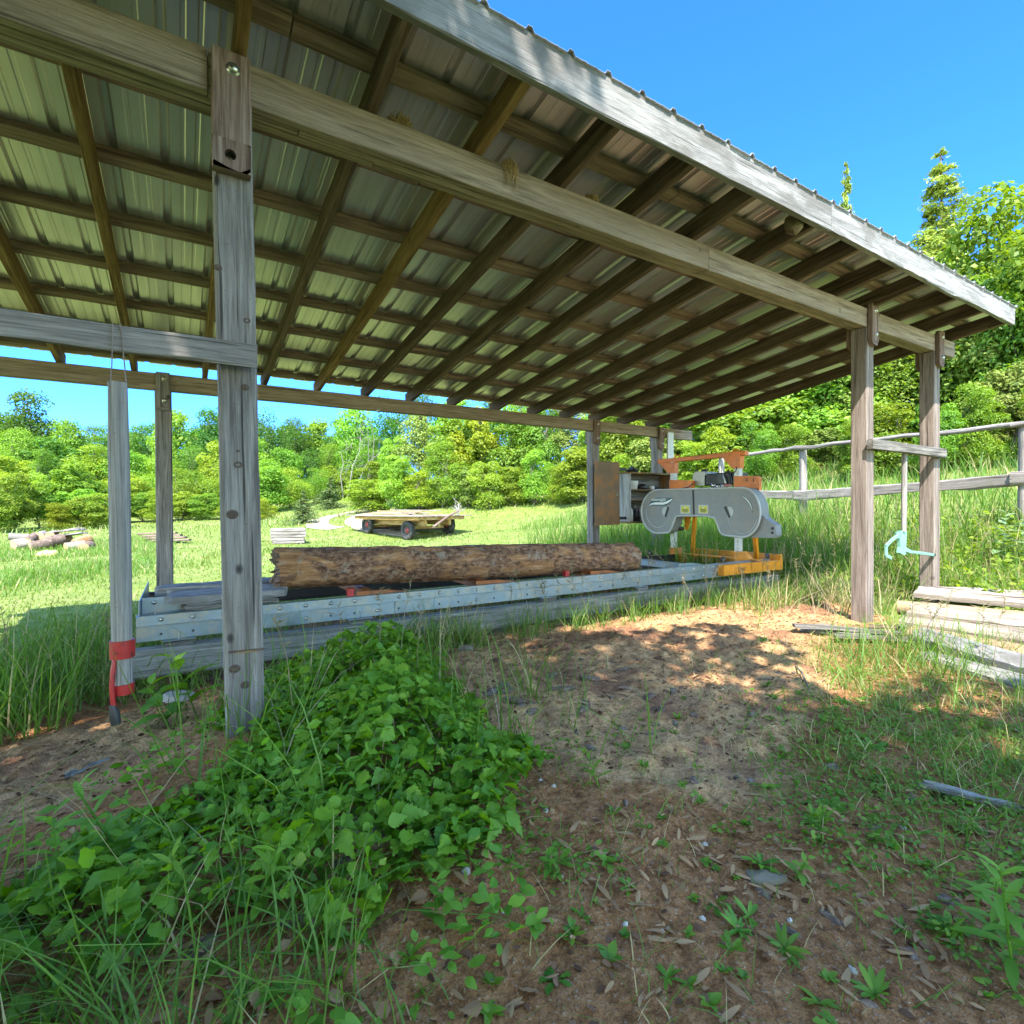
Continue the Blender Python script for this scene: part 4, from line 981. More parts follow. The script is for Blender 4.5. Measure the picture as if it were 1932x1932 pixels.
# ------------------------------------------------------------------ hay wagon and things on the field
wg = at(770, 1019, 18.4); A0 = np.array([wg[0], wg[1], gz(wg[0], wg[1])])
uc = RT*math.cos(rad(45))+np.array([FW[0], FW[1], 0])*math.sin(rad(45)); uc = nrm([uc[0], uc[1], 0])     # axle direction (left wheel -> right wheel)
vc = np.array([-uc[1], uc[0], 0])                                                                        # along the wagon, away
wagon = thing('hay_wagon', 'flat wooden hay wagon on rubber tyres standing on the field', 'wagon', A0)
TR, WB, WR = 1.75, 2.7, .345
zg = A0[2]
def wheel(c):
    m = MB(); m.lathe([(.20, -.085), (.27, -.095), (.325, -.085), (.343, -.05), (.337, -.03), (.345, -.02), (.337, 0), (.345, .02), (.337, .03), (.343, .05), (.325, .085), (.27, .095), (.20, .085)], c, uc, 32); o = m.build('wheel', M_TYRE, wagon)
    m = MB(); m.lathe([(.205, -.06), (.19, -.05), (.1, -.02), (.06, -.05), (.05, -.085), (0, -.085)], c, uc, 24); m.lathe([(.205, .06), (.19, .05), (.1, .02), (.06, .05), (.05, .07), (0, .07)], c, uc, 24); m.build('rim', M_STEEL, o)
    m = MB(); m.lathe([(0, -.098), (.04, -.098), (.045, -.08), (.10, -.04)], c, uc, 12); hb = m.build('hub', M_RIM, o)
for i in (0, 1):
    for j in (0, 1):
        c = A0+uc*TR*i+vc*WB*j; c[2] = gz(c[0], c[1])+WR-.01; wheel(c)
zax = zg+WR
m = MB()
for j in (0, 1):
    p = A0+vc*WB*j; m.board((*(p+uc*.06)[:2], zax), (*(p+uc*(TR-.06))[:2], zax), (0, 0, 1), .08, .08, .01, 1, 0)
p = A0+uc*TR/2; m.board((*p[:2], zax), (*(p+vc*WB)[:2], zax), (0, 0, 1), .07, .07, .01, 1, 0)
m.build('axle_frame', M_STEEL, wagon)
m = MB()
for s_ in (.35, TR-.35):
    p = A0+uc*s_-vc*.55; q = A0+uc*s_+vc*(WB+.5); m.board((*p[:2], zg+.60), (*q[:2], zg+.60), (0, 0, 1), .12, .20, .01, jit=.003)
for j in (0, WB):
    p = A0+vc*j+uc*.25; q = A0+vc*j+uc*(TR-.25); m.board((*p[:2], zax+.085), (*q[:2], zax+.085), (0, 0, 1), .14, .10, .01, 1)
m.build('bolster', W_DECK, wagon)
m = MB()
for k in range(13):
    m = MB(); t = -.75+k*(WB+1.5)/12; p = A0+vc*t-uc*.12; q = A0+vc*t+uc*(TR+.12); m.board((*p[:2], zg+.755), (*q[:2], zg+.755), (0, 0, 1), .05, .105, .004, 1)
    m.build('joist', W_DECK, wagon)
m = MB()
for s_ in (-.10, TR+.10):
    m = MB(); p = A0+uc*s_-vc*.8; q = A0+uc*s_+vc*(WB+.8); m.board((*p[:2], zg+.755), (*q[:2], zg+.755), (0, 0, 1), .04, .12, .004, jit=.003)
    m.build('side_sill', W_DECK, wagon)
m = MB()
for k in range(12):
    s_ = -.30+k*(TR+.6)/11; e0 = random.uniform(-.12, .05); e1 = random.uniform(-.25, .2)
    p = A0+uc*s_-vc*(.95+e0); q = A0+uc*s_+vc*(WB+.95+e1); m.board((*p[:2], zg+.836), (*q[:2], zg+.84), (0, 0, 1), .19, .035, .006, jit=.004)
m.build('deck', W_SLAB, wagon)
for k in range(6):
    m = MB(); s_ = .55+k*.2; p = A0+uc*s_+vc*(.9-.12*k); q = A0+uc*(s_+.05)+vc*(WB+.85); z = zg+.880+.04*(k % 2)+(.045 if k > 1 else 0)*(k % 3)
    m.board((*p[:2], z), (*q[:2], z+.03), (0, 0, 1), .19, .04, .006, jit=.004)
    tag(m.build('loose_board', W_SLAB if k % 2 else W_DECK), 'pale loose board on the hay wagon deck, %s from the left' % ('first', 'second', 'third', 'fourth', 'fifth', 'sixth')[k], 'board', 'boards on the wagon')
# stick and root wad lying on the wagon
def limb(m, p, d, L, r, depth, spread=.7):
    pts = [np.array(p, float)]; dd = nrm(d)
    for k in range(4):
        dd = nrm(dd+RNG.normal(size=3)*.18); pts.append(pts[-1]+dd*L/4)
    m.tube(pts, [r*(1-.16*k) for k in range(5)], 6 if r > .01 else 4, False)
    if depth:
        for k in range(RNG.integers(2, 5)):
            limb(m, pts[RNG.integers(1, 5)], dd+RNG.normal(size=3)*spread, L*RNG.uniform(.5, .8), r*.5, depth-1, spread)
m = MB(); c = A0+uc*(TR+.1)-vc*.45; c[2] = zg+.87
for k in range(5): limb(m, c, (RNG.normal()*.3, RNG.normal()*.3, .8), RNG.uniform(.25, .45), .018, 2)
tag(m.build('dead_branch', M_DEADW), 'bleached dead root wad standing on the corner of the hay wagon', 'branch')
m = MB(); a = at(868, 962, 18.9); b_ = at(818, 994, 17.2); m.tube([a, (a+b_)/2+np.array([0, 0, .04]), b_], [.035, .04, .045], 8); tag(m.build('leaning_stick', W_CHEEK), 'brown stick leaning from the wagon deck towards the grass', 'stick')
# stack of boards
s0_ = at(520, 1027, 16.4); g_ = gz(s0_[0], s0_[1])
dirs = nrm(RT*.92+np.array([FW[0], FW[1], 0])*.38); dirs[2] = 0; dv = np.array([-dirs[1], dirs[0], 0])
BS = 'stacked boards on the field'
for lay in range(5):
    for k in range(3):
        m = MB(); p = s0_+dv*(.0+.26*k)-dirs*(.12+random.uniform(-.04, .04)); q = s0_+dv*(.0+.26*k)+dirs*(.86+random.uniform(-.05, .05))
        z = g_+.05+lay*.095; m.board((*p[:2], z), (*q[:2], z), (0, 0, 1), .22, .08, .008, jit=.006)
        nmz = ('bottom', 'second', 'middle', 'fourth', 'top')[lay]; nmk = ('nearest', 'middle', 'farthest')[k]
        tag(m.build('stacked_board', W_FENCE), 'grey board in the field stack, %s board of its %s layer' % (nmk, nmz), 'board', BS)
for k in range(4):
    m = MB(); p = at(262+8*k, 1018+3*k, 16.0-.1*k); q = p+RT*1.15+np.array([0, 0, .01]); g2 = gz(p[0], p[1]); z = g2+.05+.06*(3-k)
    m.board((*p[:2], z), (*q[:2], z+.03), (0, 0, 1), .15, .05, .01, jit=.008)
    tag(m.build('old_board', W_CHEEK), 'brown old board behind the back post, %s of its small heap' % ('topmost', 'second', 'third', 'lowest')[k], 'board', 'boards behind the back post')
# log pile at left
LPG = 'logs heaped at the edge of the field'
lp = [((18, 1012), (64, 1014), 14.6, .10, 'long grey log at the far left of the heap', W_FENCE), ((30, 1030), (62, 1026), 13.8, .17, 'thick pale log at the front left of the heap', W_SLAB),
      ((62, 1022), (78, 1014), 14.0, .12, 'short brown log behind the thick pale one', M_BARKP), ((92, 1012), (100, 1009), 14.3, .11, 'round log end facing us at the middle of the heap', W_FENCE),
      ((118, 1012), (126, 1009), 14.3, .12, 'second round log end facing us, right of the middle one', W_FENCE), ((70, 1032), (108, 1026), 13.6, .13, 'brown log lying across the front of the heap', M_BARKP),
      ((108, 1024), (140, 1018), 14.0, .15, 'dark log in the middle of the heap', M_BARKP), ((156, 1034), (190, 1030), 13.8, .14, 'cracked pale log at the right front of the heap', W_SLAB),
      ((180, 1028), (206, 1020), 14.1, .16, 'brown stump-like log near the right of the heap', W_CAB), ((200, 1034), (212, 1030), 13.8, .13, 'dark log end at the right end of the heap', M_BARKP),
      ((130, 1020), (158, 1016), 14.4, .13, 'orange-brown log behind the heap middle', W_ORNG)]
for k, (a, b_, D, r_, lab, mt) in enumerate(lp):
    f = .78
    a = (a[0]*f+2, a[1]); b_ = (b_[0]*f+2, b_[1])
    p = at(*a, D); q = at(*b_, D+.25); m, e = log_mesh(p, q+(q-p)*.35, r_, r_*.95, 'log', mt, 10, 14, .03); o = m.build('heap_log', mt); tag(o, lab, 'log', LPG); e.build('cut_end', M_LOGEND, o)
for k, (a, b_, z) in enumerate((((100, 1008), (175, 998), .35), ((120, 1004), (180, 1000), .42), ((140, 1012), (185, 1006), .3), ((60, 1026), (118, 1040), .2))):
    p = at(a[0]*.85, a[1], 14.6); q = at(b_[0]*.85, b_[1], 14.4)
    slab(p, q, .28, .04, 'heap_slab', ('wide pale slab lying over the log heap', 'silver slab at the top right of the log heap', 'grey slab sticking out right of the log heap', 'long white pole sloping down the front of the log heap')[k], (W_SLAB, W_FASC, W_FASC, W_SLAB)[k], LPG)
m = MB(); p = at(91, 1049, 12.6); m.lathe([(0, -.05), (.2, -.05), (.22, .04), (.17, .11), (.07, .13), (0, .13)], p, (0, 0, 1), 12); m.v = [(x_+random.uniform(-.02, .02), y_+random.uniform(-.02, .02), z_+random.uniform(-.012, .012)) for x_, y_, z_ in m.v]
tag(m.build('yellow_rock', M_YROCK), 'pale yellow rock in the grass in front of the log heap', 'rock')
for k in range(7):
    m = MB(); p = at(588+random.uniform(0, 22), 950-random.uniform(0, 8), 40+random.random()); q = p+RT*random.uniform(.8, 2.2)+np.array([0, 0, random.uniform(-.2, .3)]); m.tube([p, q], random.uniform(.05, .1), 8)
    tag(m.build('far_pole', W_FENCE), 'grey pole in the far brush heap by the wood edge', 'pole', 'poles in the far brush heap')

# ------------------------------------------------------------------ leaves, crowns and trees
def leaf_quads(C, Nn, S, asp=.55, rng=RNG, fold=0.):
    """diamond leaves: centres C, normals Nn, sizes S -> V (4 per leaf), F"""
    n = len(C); t = rng.normal(size=(n, 3)); t -= Nn*np.sum(t*Nn, 1, keepdims=True); t /= np.linalg.norm(t, axis=1, keepdims=True)
    b = np.cross(Nn, t); S = np.asarray(S).reshape(-1, 1)
    V = np.empty((n, 4, 3)); V[:, 0] = C-t*S*.5; V[:, 1] = C+b*S*asp*.5+Nn*S*.08; V[:, 2] = C+t*S*.5; V[:, 3] = C-b*S*asp*.5+Nn*S*.08
    return V.reshape(-1, 3), np.arange(n*4).reshape(n, 4)
def unit(n, rng=RNG):
    v = rng.normal(size=(n, 3)); return v/np.linalg.norm(v, axis=1, keepdims=True)
def crown_points(kind, n, rng):
    if kind in ('tall', 'shrub', 'maple', 'fine'):
        k = {'tall': 26, 'shrub': 20, 'maple': 30, 'fine': 34}[kind]
        z0, zc, rr, rzz, lr = {'tall': (.14, .58, .34, .40, (.10, .19)), 'shrub': (.02, .46, .40, .46, (.12, .24)), 'maple': (.10, .56, .42, .42, (.08, .16)), 'fine': (.02, .48, .40, .48, (.07, .17))}[kind]
        L = []
        if kind != 'maple':
            ns = {'tall': 6, 'shrub': 6, 'fine': 8}[kind]; k = {'tall': 40, 'shrub': 34, 'fine': 46}[kind]
            sa = rng.random(ns)*6.283; sr = np.sqrt(rng.random(ns))*rr*.78; st = np.clip(1.02-.55*(sr/rr)**1.5*rng.uniform(.5, 1.1, ns), .5, 1.); sr[0] = .04; st[0] = 1.0
            while len(L) < k:
                j = rng.integers(ns); u = rng.random()**.8; zl = z0+.06+(st[j]-z0-.06)*u; r = lr[0]+(lr[1]-lr[0])*rng.random()*(1.15-.75*u)
                c = np.array([math.cos(sa[j])*sr[j]*(.55+.5*u), math.sin(sa[j])*sr[j]*(.55+.5*u), zl-r*.8*u])+rng.normal(size=3)*np.array([.07, .07, .02])*(1.15-.8*u)
                c[2] = max(c[2], z0+r*.6); L.append((c, r))
        while len(L) < k:
            d = unit(1, rng)[0]*rng.random()**.4
            c = np.array([d[0]*rr, d[1]*rr, zc+d[2]*rzz*.85])
            r = rng.uniform(*lr)
            if c[2]-r < z0-.03 or c[2]+r > 1.0: continue
            L.append((c, r))
        if kind == 'maple': L[0] = (np.array([rng.normal()*.04, rng.normal()*.04, .89]), .105)
        ws = np.array([r**2 for c, r in L]); ids = rng.choice(k, n, p=ws/ws.sum())
        cs = np.array([L[i][0] for i in ids]); rs = np.array([L[i][1] for i in ids])
        d = unit(n, rng); d[:, 2] = np.where(rng.random(n) < .6, np.abs(d[:, 2]), d[:, 2])
        rad_ = rs*(.55+.5*rng.random(n)**.6)
        wob = 1+.35*(rng.random(k)[ids]-.5)
        C = cs+d*rad_[:, None]*np.array([1.12, 1.12, .85])*wob[:, None]
        Nn = d*.7+np.array([0, 0, .55])+rng.normal(size=(n, 3))*.45
        return C, Nn, L
    # conifers: drooping sprays round a leader
    nb = 110 if kind == 'cedar' else 90
    bz = np.sort(rng.random(nb)**.85)*.96+.03; ba = rng.random(nb)*6.283
    bl = (1-bz)**.8*(.17 if kind == 'cedar' else .26)*rng.uniform(.45, 1.25, nb)+.012
    ids = rng.choice(nb, n, p=bl/bl.sum()); t = rng.random(n)**.7
    up = .35 if kind == 'cedar' else -.12
    x = np.cos(ba[ids])*bl[ids]*t; y = np.sin(ba[ids])*bl[ids]*t; z = bz[ids]+bl[ids]*(up*t-.25*t*t)
    sp = bl[ids]*.16
    C = np.stack([x, y, z], -1)+rng.normal(size=(n, 3))*sp[:, None]*np.array([1, 1, .9])
    Nn = np.stack([np.cos(ba[ids])*.5, np.sin(ba[ids])*.5, np.full(n, .8)], -1)+rng.normal(size=(n, 3))*.5
    return C, Nn, [(np.array([math.cos(a)*l*.7, math.sin(a)*l*.7, z_]), l) for a, l, z_ in zip(ba, bl, bz)]
def crown_proto(name, kind, n, size, seed):
    rng = np.random.default_rng(seed)
    C, Nn, L = crown_points(kind, n, rng); Nn /= np.linalg.norm(Nn, axis=1, keepdims=True)
    S = size*rng.uniform(.6, 1.35, n)*(.8, 1.3, 1.0, 1.15, .9)[seed//17 % 5]
    V, Fq = leaf_quads(C, Nn, S, .62 if kind not in ('cedar', 'spruce') else .34, rng)
    cv = np.repeat(np.clip(rng.normal(.5, .28, n)+(fbm(C[:, 0]*7+seed, C[:, 2]*7, 2)-.5)*1.0, 0, 1), 4)
    me = mesh_np(name, V, [Fq], {'cv': cv})
    # trunk and limbs
    m = MB(); top = .80 if kind in ('tall', 'maple') else (.55 if kind in ('shrub', 'fine') else .985)
    r = {'tall': .017, 'maple': .02, 'shrub': .012, 'fine': .010, 'cedar': .006, 'spruce': .009}[kind]
    wn = .008 if kind in ('tall', 'maple', 'shrub', 'fine') else .0012
    pts = [(rng.normal()*wn*i, rng.normal()*wn*i, -.04+(top+.04)*i/7) for i in range(8)]
    m.tube(pts, [r*(1.25-1.1*i/7)+.0012 for i in range(8)], 7)
    Ls = L if kind in ('tall', 'maple', 'shrub', 'fine') else [L[i] for i in range(0, len(L), 3)]
    for c, rr_ in Ls:
        z0 = max(.06, c[2]-np.hypot(c[0], c[1])*.9-.06) if kind in ('tall', 'maple', 'shrub', 'fine') else c[2]-.01
        i = min(6, max(0, int((z0+.04)/(top+.04)*7))); p = np.array(pts[i])*.5+np.array(pts[i+1])*.5; p[2] = min(z0, top)
        mid = p*.45+c*.55+np.array([0, 0, -.02]); m.tube([p, mid, c], [r*.42, r*.28, r*.08], 5, False)
    tm = bpy.data.meshes.new(name+'_trunk'); tm.from_pydata(m.v, [], m.f)
    a = tm.attributes.new('gr', 'FLOAT_VECTOR', 'POINT'); a.data.foreach_set('vector', (np.array(m.g, np.float32)*8).ravel()); tm.polygons.foreach_set('use_smooth', m.sm); tm.update()
    return me, tm
PROTO = {}
for kind, n, size, cnt in (('tall', 8500, .025, 5), ('shrub', 12000, .027, 5), ('fine', 15000, .0265, 5), ('cedar', 14000, .018, 2), ('spruce', 4500, .030, 1), ('maple', 9000, .028, 2), ('maple', 5200, .030, 2), ('maple', 7600, .028, 1)):
    PROTO[kind+({5200: '_open', 7600: '_dense'}.get(n, ''))] = [crown_proto('crown_'+kind, kind, n, size, 100+17*i+len(kind)) for i in range(cnt)]
MATMESH = {}
def mesh_with(me, mat):
    k = (me.name, mat.name)
    if k not in MATMESH:
        c = me.copy(); c.materials.clear(); c.materials.append(mat); MATMESH[k] = c
    return MATMESH[k]
_tc = [0]
def tree(kind, x, y, h, wd, mat, name, label, group, zb=None, lean=0., trunk=M_TRUNK):
    i = _tc[0]; _tc[0] += 1
    z = gz(x, y) if zb is None else zb
    t = thing(name, label, 'shrub' if kind in ('shrub', 'fine') else 'tree', (x, y, z-.05), group, rotz=(i*2.39) % 6.28)
    cm, tm = PROTO[kind][i % len(PROTO[kind])]; kind = kind.replace('_open', '').replace('_dense', '')
    s = wd/.84 if kind in ('tall', 'shrub', 'maple', 'fine') else wd/.40
    t.scale = (s, s*random.uniform(.9, 1.1), h)
    if lean: t.rotation_euler = (lean, lean*.4, t.rotation_euler[2])
    link('crown', mesh_with(cm, mat), None, t); link('trunk', mesh_with(tm, trunk), None, t)
    return t
ORD = ['first', 'second', 'third', 'fourth', 'fifth', 'sixth', 'seventh', 'eighth', 'ninth', 'tenth', 'eleventh', 'twelfth', 'thirteenth', 'fourteenth', 'fifteenth', 'sixteenth', 'seventeenth', 'eighteenth', 'nineteenth', 'twentieth', 'twenty-first', 'twenty-second', 'twenty-third']
def row(lst, kind, mats, name, lab, group):
    lst = sorted(lst)
    for k, q in enumerate(lst):
        cx, D, top, w_ = q[:4]; mt = q[4] if len(q) > 4 else mats[k % len(mats)]
        kd = q[5] if len(q) > 5 else kind
        if kd == 'shrub' and D < 31: kd = 'fine'; top += random.uniform(-22, 16); w_ *= random.uniform(.8, 1.15); D += random.uniform(-.7, .7)
        p = at(cx, 966, D); z = gz(p[0], p[1]); zt_ = at(cx, top, D)[2]
        tree(kd, p[0], p[1], max(1.2, (zt_-z)*1.03), w_/F*D, mt, name, lab % ORD[k], group)
row([(-60, 47, 742, 150), (45, 46, 738, 160), (150, 45, 782, 125), (212, 48, 788, 120), (268, 50, 800, 110), (335, 46, 768, 125), (392, 45, 772, 120), (450, 48, 766, 120), (512, 46, 764, 115), (560, 50, 786, 105), (604, 52, 786, 100), (640, 50, 790, 90), (690, 46, 750, 125), (745, 42, 742, 125), (800, 41, 738, 130), (860, 40, 740, 130), (925, 39, 738, 130), (990, 38, 738, 130), (1055, 37, 738, 130), (1120, 36, 735, 130), (1185, 35, 735, 130)],
    'tall', [L_MID, L_DARK, L_MID, L_DARK, L_DARK], 'broadleaf_tree', 'tall green broadleaf tree on the far wood edge, %s from the left of that row', 'tall trees along the far wood edge')
row([(-90, 56, 770, 150), (0, 57, 770, 150), (100, 57, 790, 140), (185, 58, 800, 130), (245, 58, 812, 120), (300, 58, 800, 130), (365, 57, 790, 130), (420, 58, 790, 130), (480, 58, 785, 130), (540, 60, 800, 120), (600, 60, 800, 120), (665, 58, 790, 120)],
    'tall', [L_DARK], 'dark_tree', 'dark tree deep in the far wood behind the front row, %s from the left', 'dark trees deep in the far wood')
row([(-30, 38, 812, 130), (30, 37, 806, 120), (95, 38, 822, 120), (180, 38, 838, 120), (240, 39, 845, 110), (305, 39, 838, 110), (362, 40, 842, 110), (420, 39, 830, 110), (480, 39, 826, 110), (530, 41, 840, 100), (580, 43, 838, 90), (622, 44, 836, 85), (665, 42, 830, 85), (700, 40, 822, 95)],
    'tall', [L_MID, L_MID, L_DARK, L_BRIGHT], 'middle_tree', 'mid-height green tree in the slope of the far wood, %s from the left', 'mid-height trees of the far wood')
row([(-40, 29, 852, 140), (20, 28, 846, 130), (75, 28, 858, 120), (130, 29, 868, 115), (180, 30, 880, 110), (230, 31, 886, 105), (280, 32, 888, 105), (335, 32, 880, 110), (390, 33, 882, 110), (445, 32, 864, 115), (500, 33, 862, 110), (548, 35, 876, 90), (592, 38, 880, 80), (635, 40, 872, 80)],
    'shrub', [L_MID, L_BRIGHT, L_MID, L_BRIGHT], 'young_tree', 'lighter young broadleaf tree standing before the tall wood, %s from the left', 'young trees before the far wood')
row([(-20, 20, 862, 120), (30, 21, 885, 105, L_BRIGHT), (72, 22.5, 880, 100), (112, 21.5, 945, 95, L_YEL), (150, 23.5, 905, 95), (188, 24, 925, 85), (228, 26, 930, 80), (268, 27, 938, 80), (305, 27, 930, 80), (345, 28, 928, 80), (390, 28, 930, 80), (440, 28, 930, 85), (475, 29, 935, 70), (500, 27, 958, 60, L_YEL)],
    'shrub', [L_BRIGHT, L_MID, L_BRIGHT], 'leafy_bush', 'leafy bush at the left edge of the field, %s from the left', 'bushes along the left field edge')
row([(572, 23.5, 925, 50, L_SPRUCE), (625, 33, 900, 55, L_SPRUCE)], 'spruce', [L_SPRUCE], 'young_spruce', 'small young spruce beside the track on the field, %s from the left', 'small spruces by the track')
HG = 'hedge of bright shrubs behind the wagon'
row([(702, 30, 862, 95), (748, 29, 820, 110), (800, 28, 780, 140), (855, 27.5, 768, 130), (912, 27, 764, 140), (968, 26, 758, 140), (1030, 25.5, 752, 140), (1090, 25, 748, 140), (1150, 25, 744, 140)],
    'shrub', [L_BRIGHT, L_MID, L_CEDAR, L_BRIGHT, L_YEL], 'tall_bush', 'tall bright bush in the hedge behind the wagon, %s from its left', HG)
row([(700, 27, 900, 95), (745, 26, 862, 100), (792, 25.4, 884, 90), (836, 24.8, 842, 110), (884, 24.4, 872, 95), (925, 24, 850, 105), (968, 23.6, 880, 90), (1010, 23.3, 838, 110), (1060, 23, 870, 95), (1100, 22.6, 846, 110), (1145, 22.4, 872, 95)],
    'shrub', [L_BRIGHT, L_MID, L_YEL, L_BRIGHT, L_CEDAR, L_BRIGHT], 'low_bush', 'lower rounded bush at the foot of the hedge behind the wagon, %s from its left', HG)
RG = 'shrubs on the bank beyond the fence'
row([(1180, 20.0, 755, 217), (1250, 19.0, 738, 217), (1325, 18.0, 712, 232), (1400, 17.0, 690, 232), (1475, 16.5, 660, 246), (1550, 16.0, 630, 246), (1625, 15.5, 600, 246), (1700, 15.0, 572, 246), (1775, 14.5, 548, 246), (1850, 14.0, 515, 246, L_CEDAR), (1925, 13.0, 470, 246, L_MID), (2010, 12.0, 420, 261)],
    'shrub', [L_BRIGHT, L_MID, L_CEDAR, L_BRIGHT], 'hill_tree', 'bushy tree high on the bank beyond the fence, %s from the left', RG)
row([(1170, 16.7, 842, 120), (1235, 15.7, 832, 120), (1300, 15.2, 822, 120), (1362, 14.7, 815, 120), (1425, 14.2, 806, 120), (1490, 13.7, 798, 120), (1555, 13.2, 790, 125), (1620, 12.7, 780, 130), (1690, 12.2, 770, 130), (1760, 11.7, 752, 135), (1830, 11.2, 735, 140), (1905, 10.7, 700, 150), (1980, 9.7, 690, 150)],
    'shrub', [L_BRIGHT, L_CEDAR, L_BRIGHT, L_YEL, L_MID], 'bank_bush', 'yellow-green bush at the top of the meadow behind the fence, %s from the left', RG)
row([(1597, 25, 318, 80), (1775, 23, 292, 210), (1752, 23.6, 400, 130), (1690, 24, 540, 130)], 'cedar', [L_CEDAR], 'cedar_tree', 'sparse pointed cedar rising above the bank bushes, %s from the left', 'cedars above the bank')
row([(1915, 14.0, 372, 300), (2010, 12.5, 320, 330)], 'maple', [L_BRIGHT], 'maple_tree', 'bright maple at the right edge of the picture, %s from the left', 'maples at the right edge')
# dead grey trunks in front of the wood
for k, (px, top, ln) in enumerate(((655, 800, .10), (668, 785, .16), (682, 778, .02), (694, 800, -.10), (648, 840, .06), (706, 830, .12))):
    p = at(px, 966, 37+k*.4); z = gz(p[0], p[1]); h = at(px, top, 37)[2]-z; m = MB()
    t = thing('dead_tree', 'thin bare grey dead tree before the far wood, %s from the left' % ORD[(1, 2, 3, 4, 0, 5)[k]], 'tree', (p[0], p[1], z), 'dead trees before the far wood')
    d = np.array([RT[0]*ln, RT[1]*ln, 1.]); limb(m, (p[0], p[1], z-.1), d, h, .045, 0)
    b = MB()
    for j in range(6): q = np.array([p[0], p[1], z])+d*h*RNG.uniform(.35, .95); limb(b, q, RNG.normal(size=3)+np.array([0, 0, .5]), RNG.uniform(.5, 1.3), .014, 1)
    m.build('trunk', M_SNAG, t); b.build('branches', M_SNAG, t)
# a dead white limb showing among the bank bushes
m = MB(); limb(m, at(1672, 838, 15.6)-np.array([0, 0, .3]), (0.1, 0, 1), 1.5, .05, 1); tag(m.build('dead_limb', M_DEADW), 'bleached crooked dead limb among the bank bushes behind the right posts', 'branch')
# trees behind the camera that shade the foreground
SG2 = 'trees behind the viewer'
for k, (x_, y_, h, wd, kd) in enumerate(((-3.2, -4.2, 9.5, 5.6, 'maple_open'), (-.2, -4.6, 9.0, 5.2, 'maple_open'), (-6.2, -2.2, 9.0, 5.4, 'maple_open'), (-2.3, -1.3, 9.5, 4.8, 'maple_open'), (-1.3, -1.9, 9.0, 5.0, 'maple_dense'))):
    tree(kd, x_, y_, h, wd, L_MID, 'shade_tree', 'tall shade tree behind the viewpoint, shading the foreground', SG2)

# ------------------------------------------------------------------ grass
def blades(P, h, wd, az, lean, curl, cvv, seg=3):
    n = len(P); d = np.stack([np.cos(az), np.sin(az), np.zeros(n)], -1); tw = az+np.pi/2+RNG.normal(size=n)*.6
    s = np.stack([np.cos(tw), np.sin(tw), np.zeros(n)], -1)
    V = np.empty((n, 2*seg+1, 3)); cv = np.repeat(cvv[:, None], 2*seg+1, 1)
    for k in range(seg+1):
        t = k/seg; out = h*(lean*t+curl*t*t); zz = h*t*(1-.35*np.clip(curl, 0, 1.2)*t*t)
        c = P+d*out[:, None]; c[:, 2] += zz
        if k < seg:
            ww = (wd*(1-.55*t)*.5)[:, None]; V[:, 2*k] = c-s*ww; V[:, 2*k+1] = c+s*ww
        else: V[:, 2*seg] = c
    b = (np.arange(n)*(2*seg+1))[:, None]
    q = np.concatenate([b+np.array([[2*k, 2*k+1, 2*k+3, 2*k+2]]) for k in range(seg-1)], 0); tr = b+np.array([[2*seg-2, 2*seg-1, 2*seg]])
    return V.reshape(-1, 3), q, tr, cv.ravel()
def grass_obj(name, mat, chunks):
    Vs, Q, Tt, C, o = [], [], [], [], 0
    for V, q, tr, cv in chunks:
        Vs.append(V); Q.append(q+o); Tt.append(tr+o); C.append(cv); o += len(V)
    me = mesh_np(name, np.concatenate(Vs), [np.concatenate(Q), np.concatenate(Tt)], {'cv': np.concatenate(C)})
    return tag(link(name, me, mat), kind='stuff')
def field(n, x0, x1, y0, y1, mask=None, clump=0.):
    x = RNG.uniform(x0, x1, n); y = RNG.uniform(y0, y1, n)
    if clump:
        k = max(1, int(n/clump)); cx = RNG.uniform(x0, x1, k); cy = RNG.uniform(y0, y1, k); i = RNG.integers(0, k, n); x = cx[i]+RNG.normal(size=n)*.045; y = cy[i]+RNG.normal(size=n)*.045
    if mask is not None:
        m_ = mask(x, y); k = RNG.random(n) < m_; x = x[k]; y = y[k]
    return np.stack([x, y, ground_z(x, y)-.008], -1)
def tuft(P, hm, wd, lean=.25, curl=.35, dry=.12, hs=.35):
    n = len(P); h = hm*np.clip(RNG.normal(1, hs, n), .3, 1.8)
    cv = np.clip(RNG.normal(.42, .22, n), 0, .9); cv[RNG.random(n) < dry] = 1.0
    return blades(P, h, wd*RNG.uniform(.6, 1.4, n), RNG.random(n)*6.283, np.abs(RNG.normal(size=n))*lean, np.abs(RNG.normal(size=n))*curl, cv)
inshed = lambda x, y: ((x > -.4) & (x < 6.6) & (y > 1.2) & (y < 6.3))
nosand = lambda x, y: 1-np.clip(sand_m(x, y)*1.3, 0, 1)
def polar(n, r0, r1, a0, a1):
    r = np.exp(RNG.uniform(math.log(r0), math.log(r1), n)); a = np.radians(RNG.uniform(a0, a1, n)); return r*np.sin(a), r*np.cos(a), r
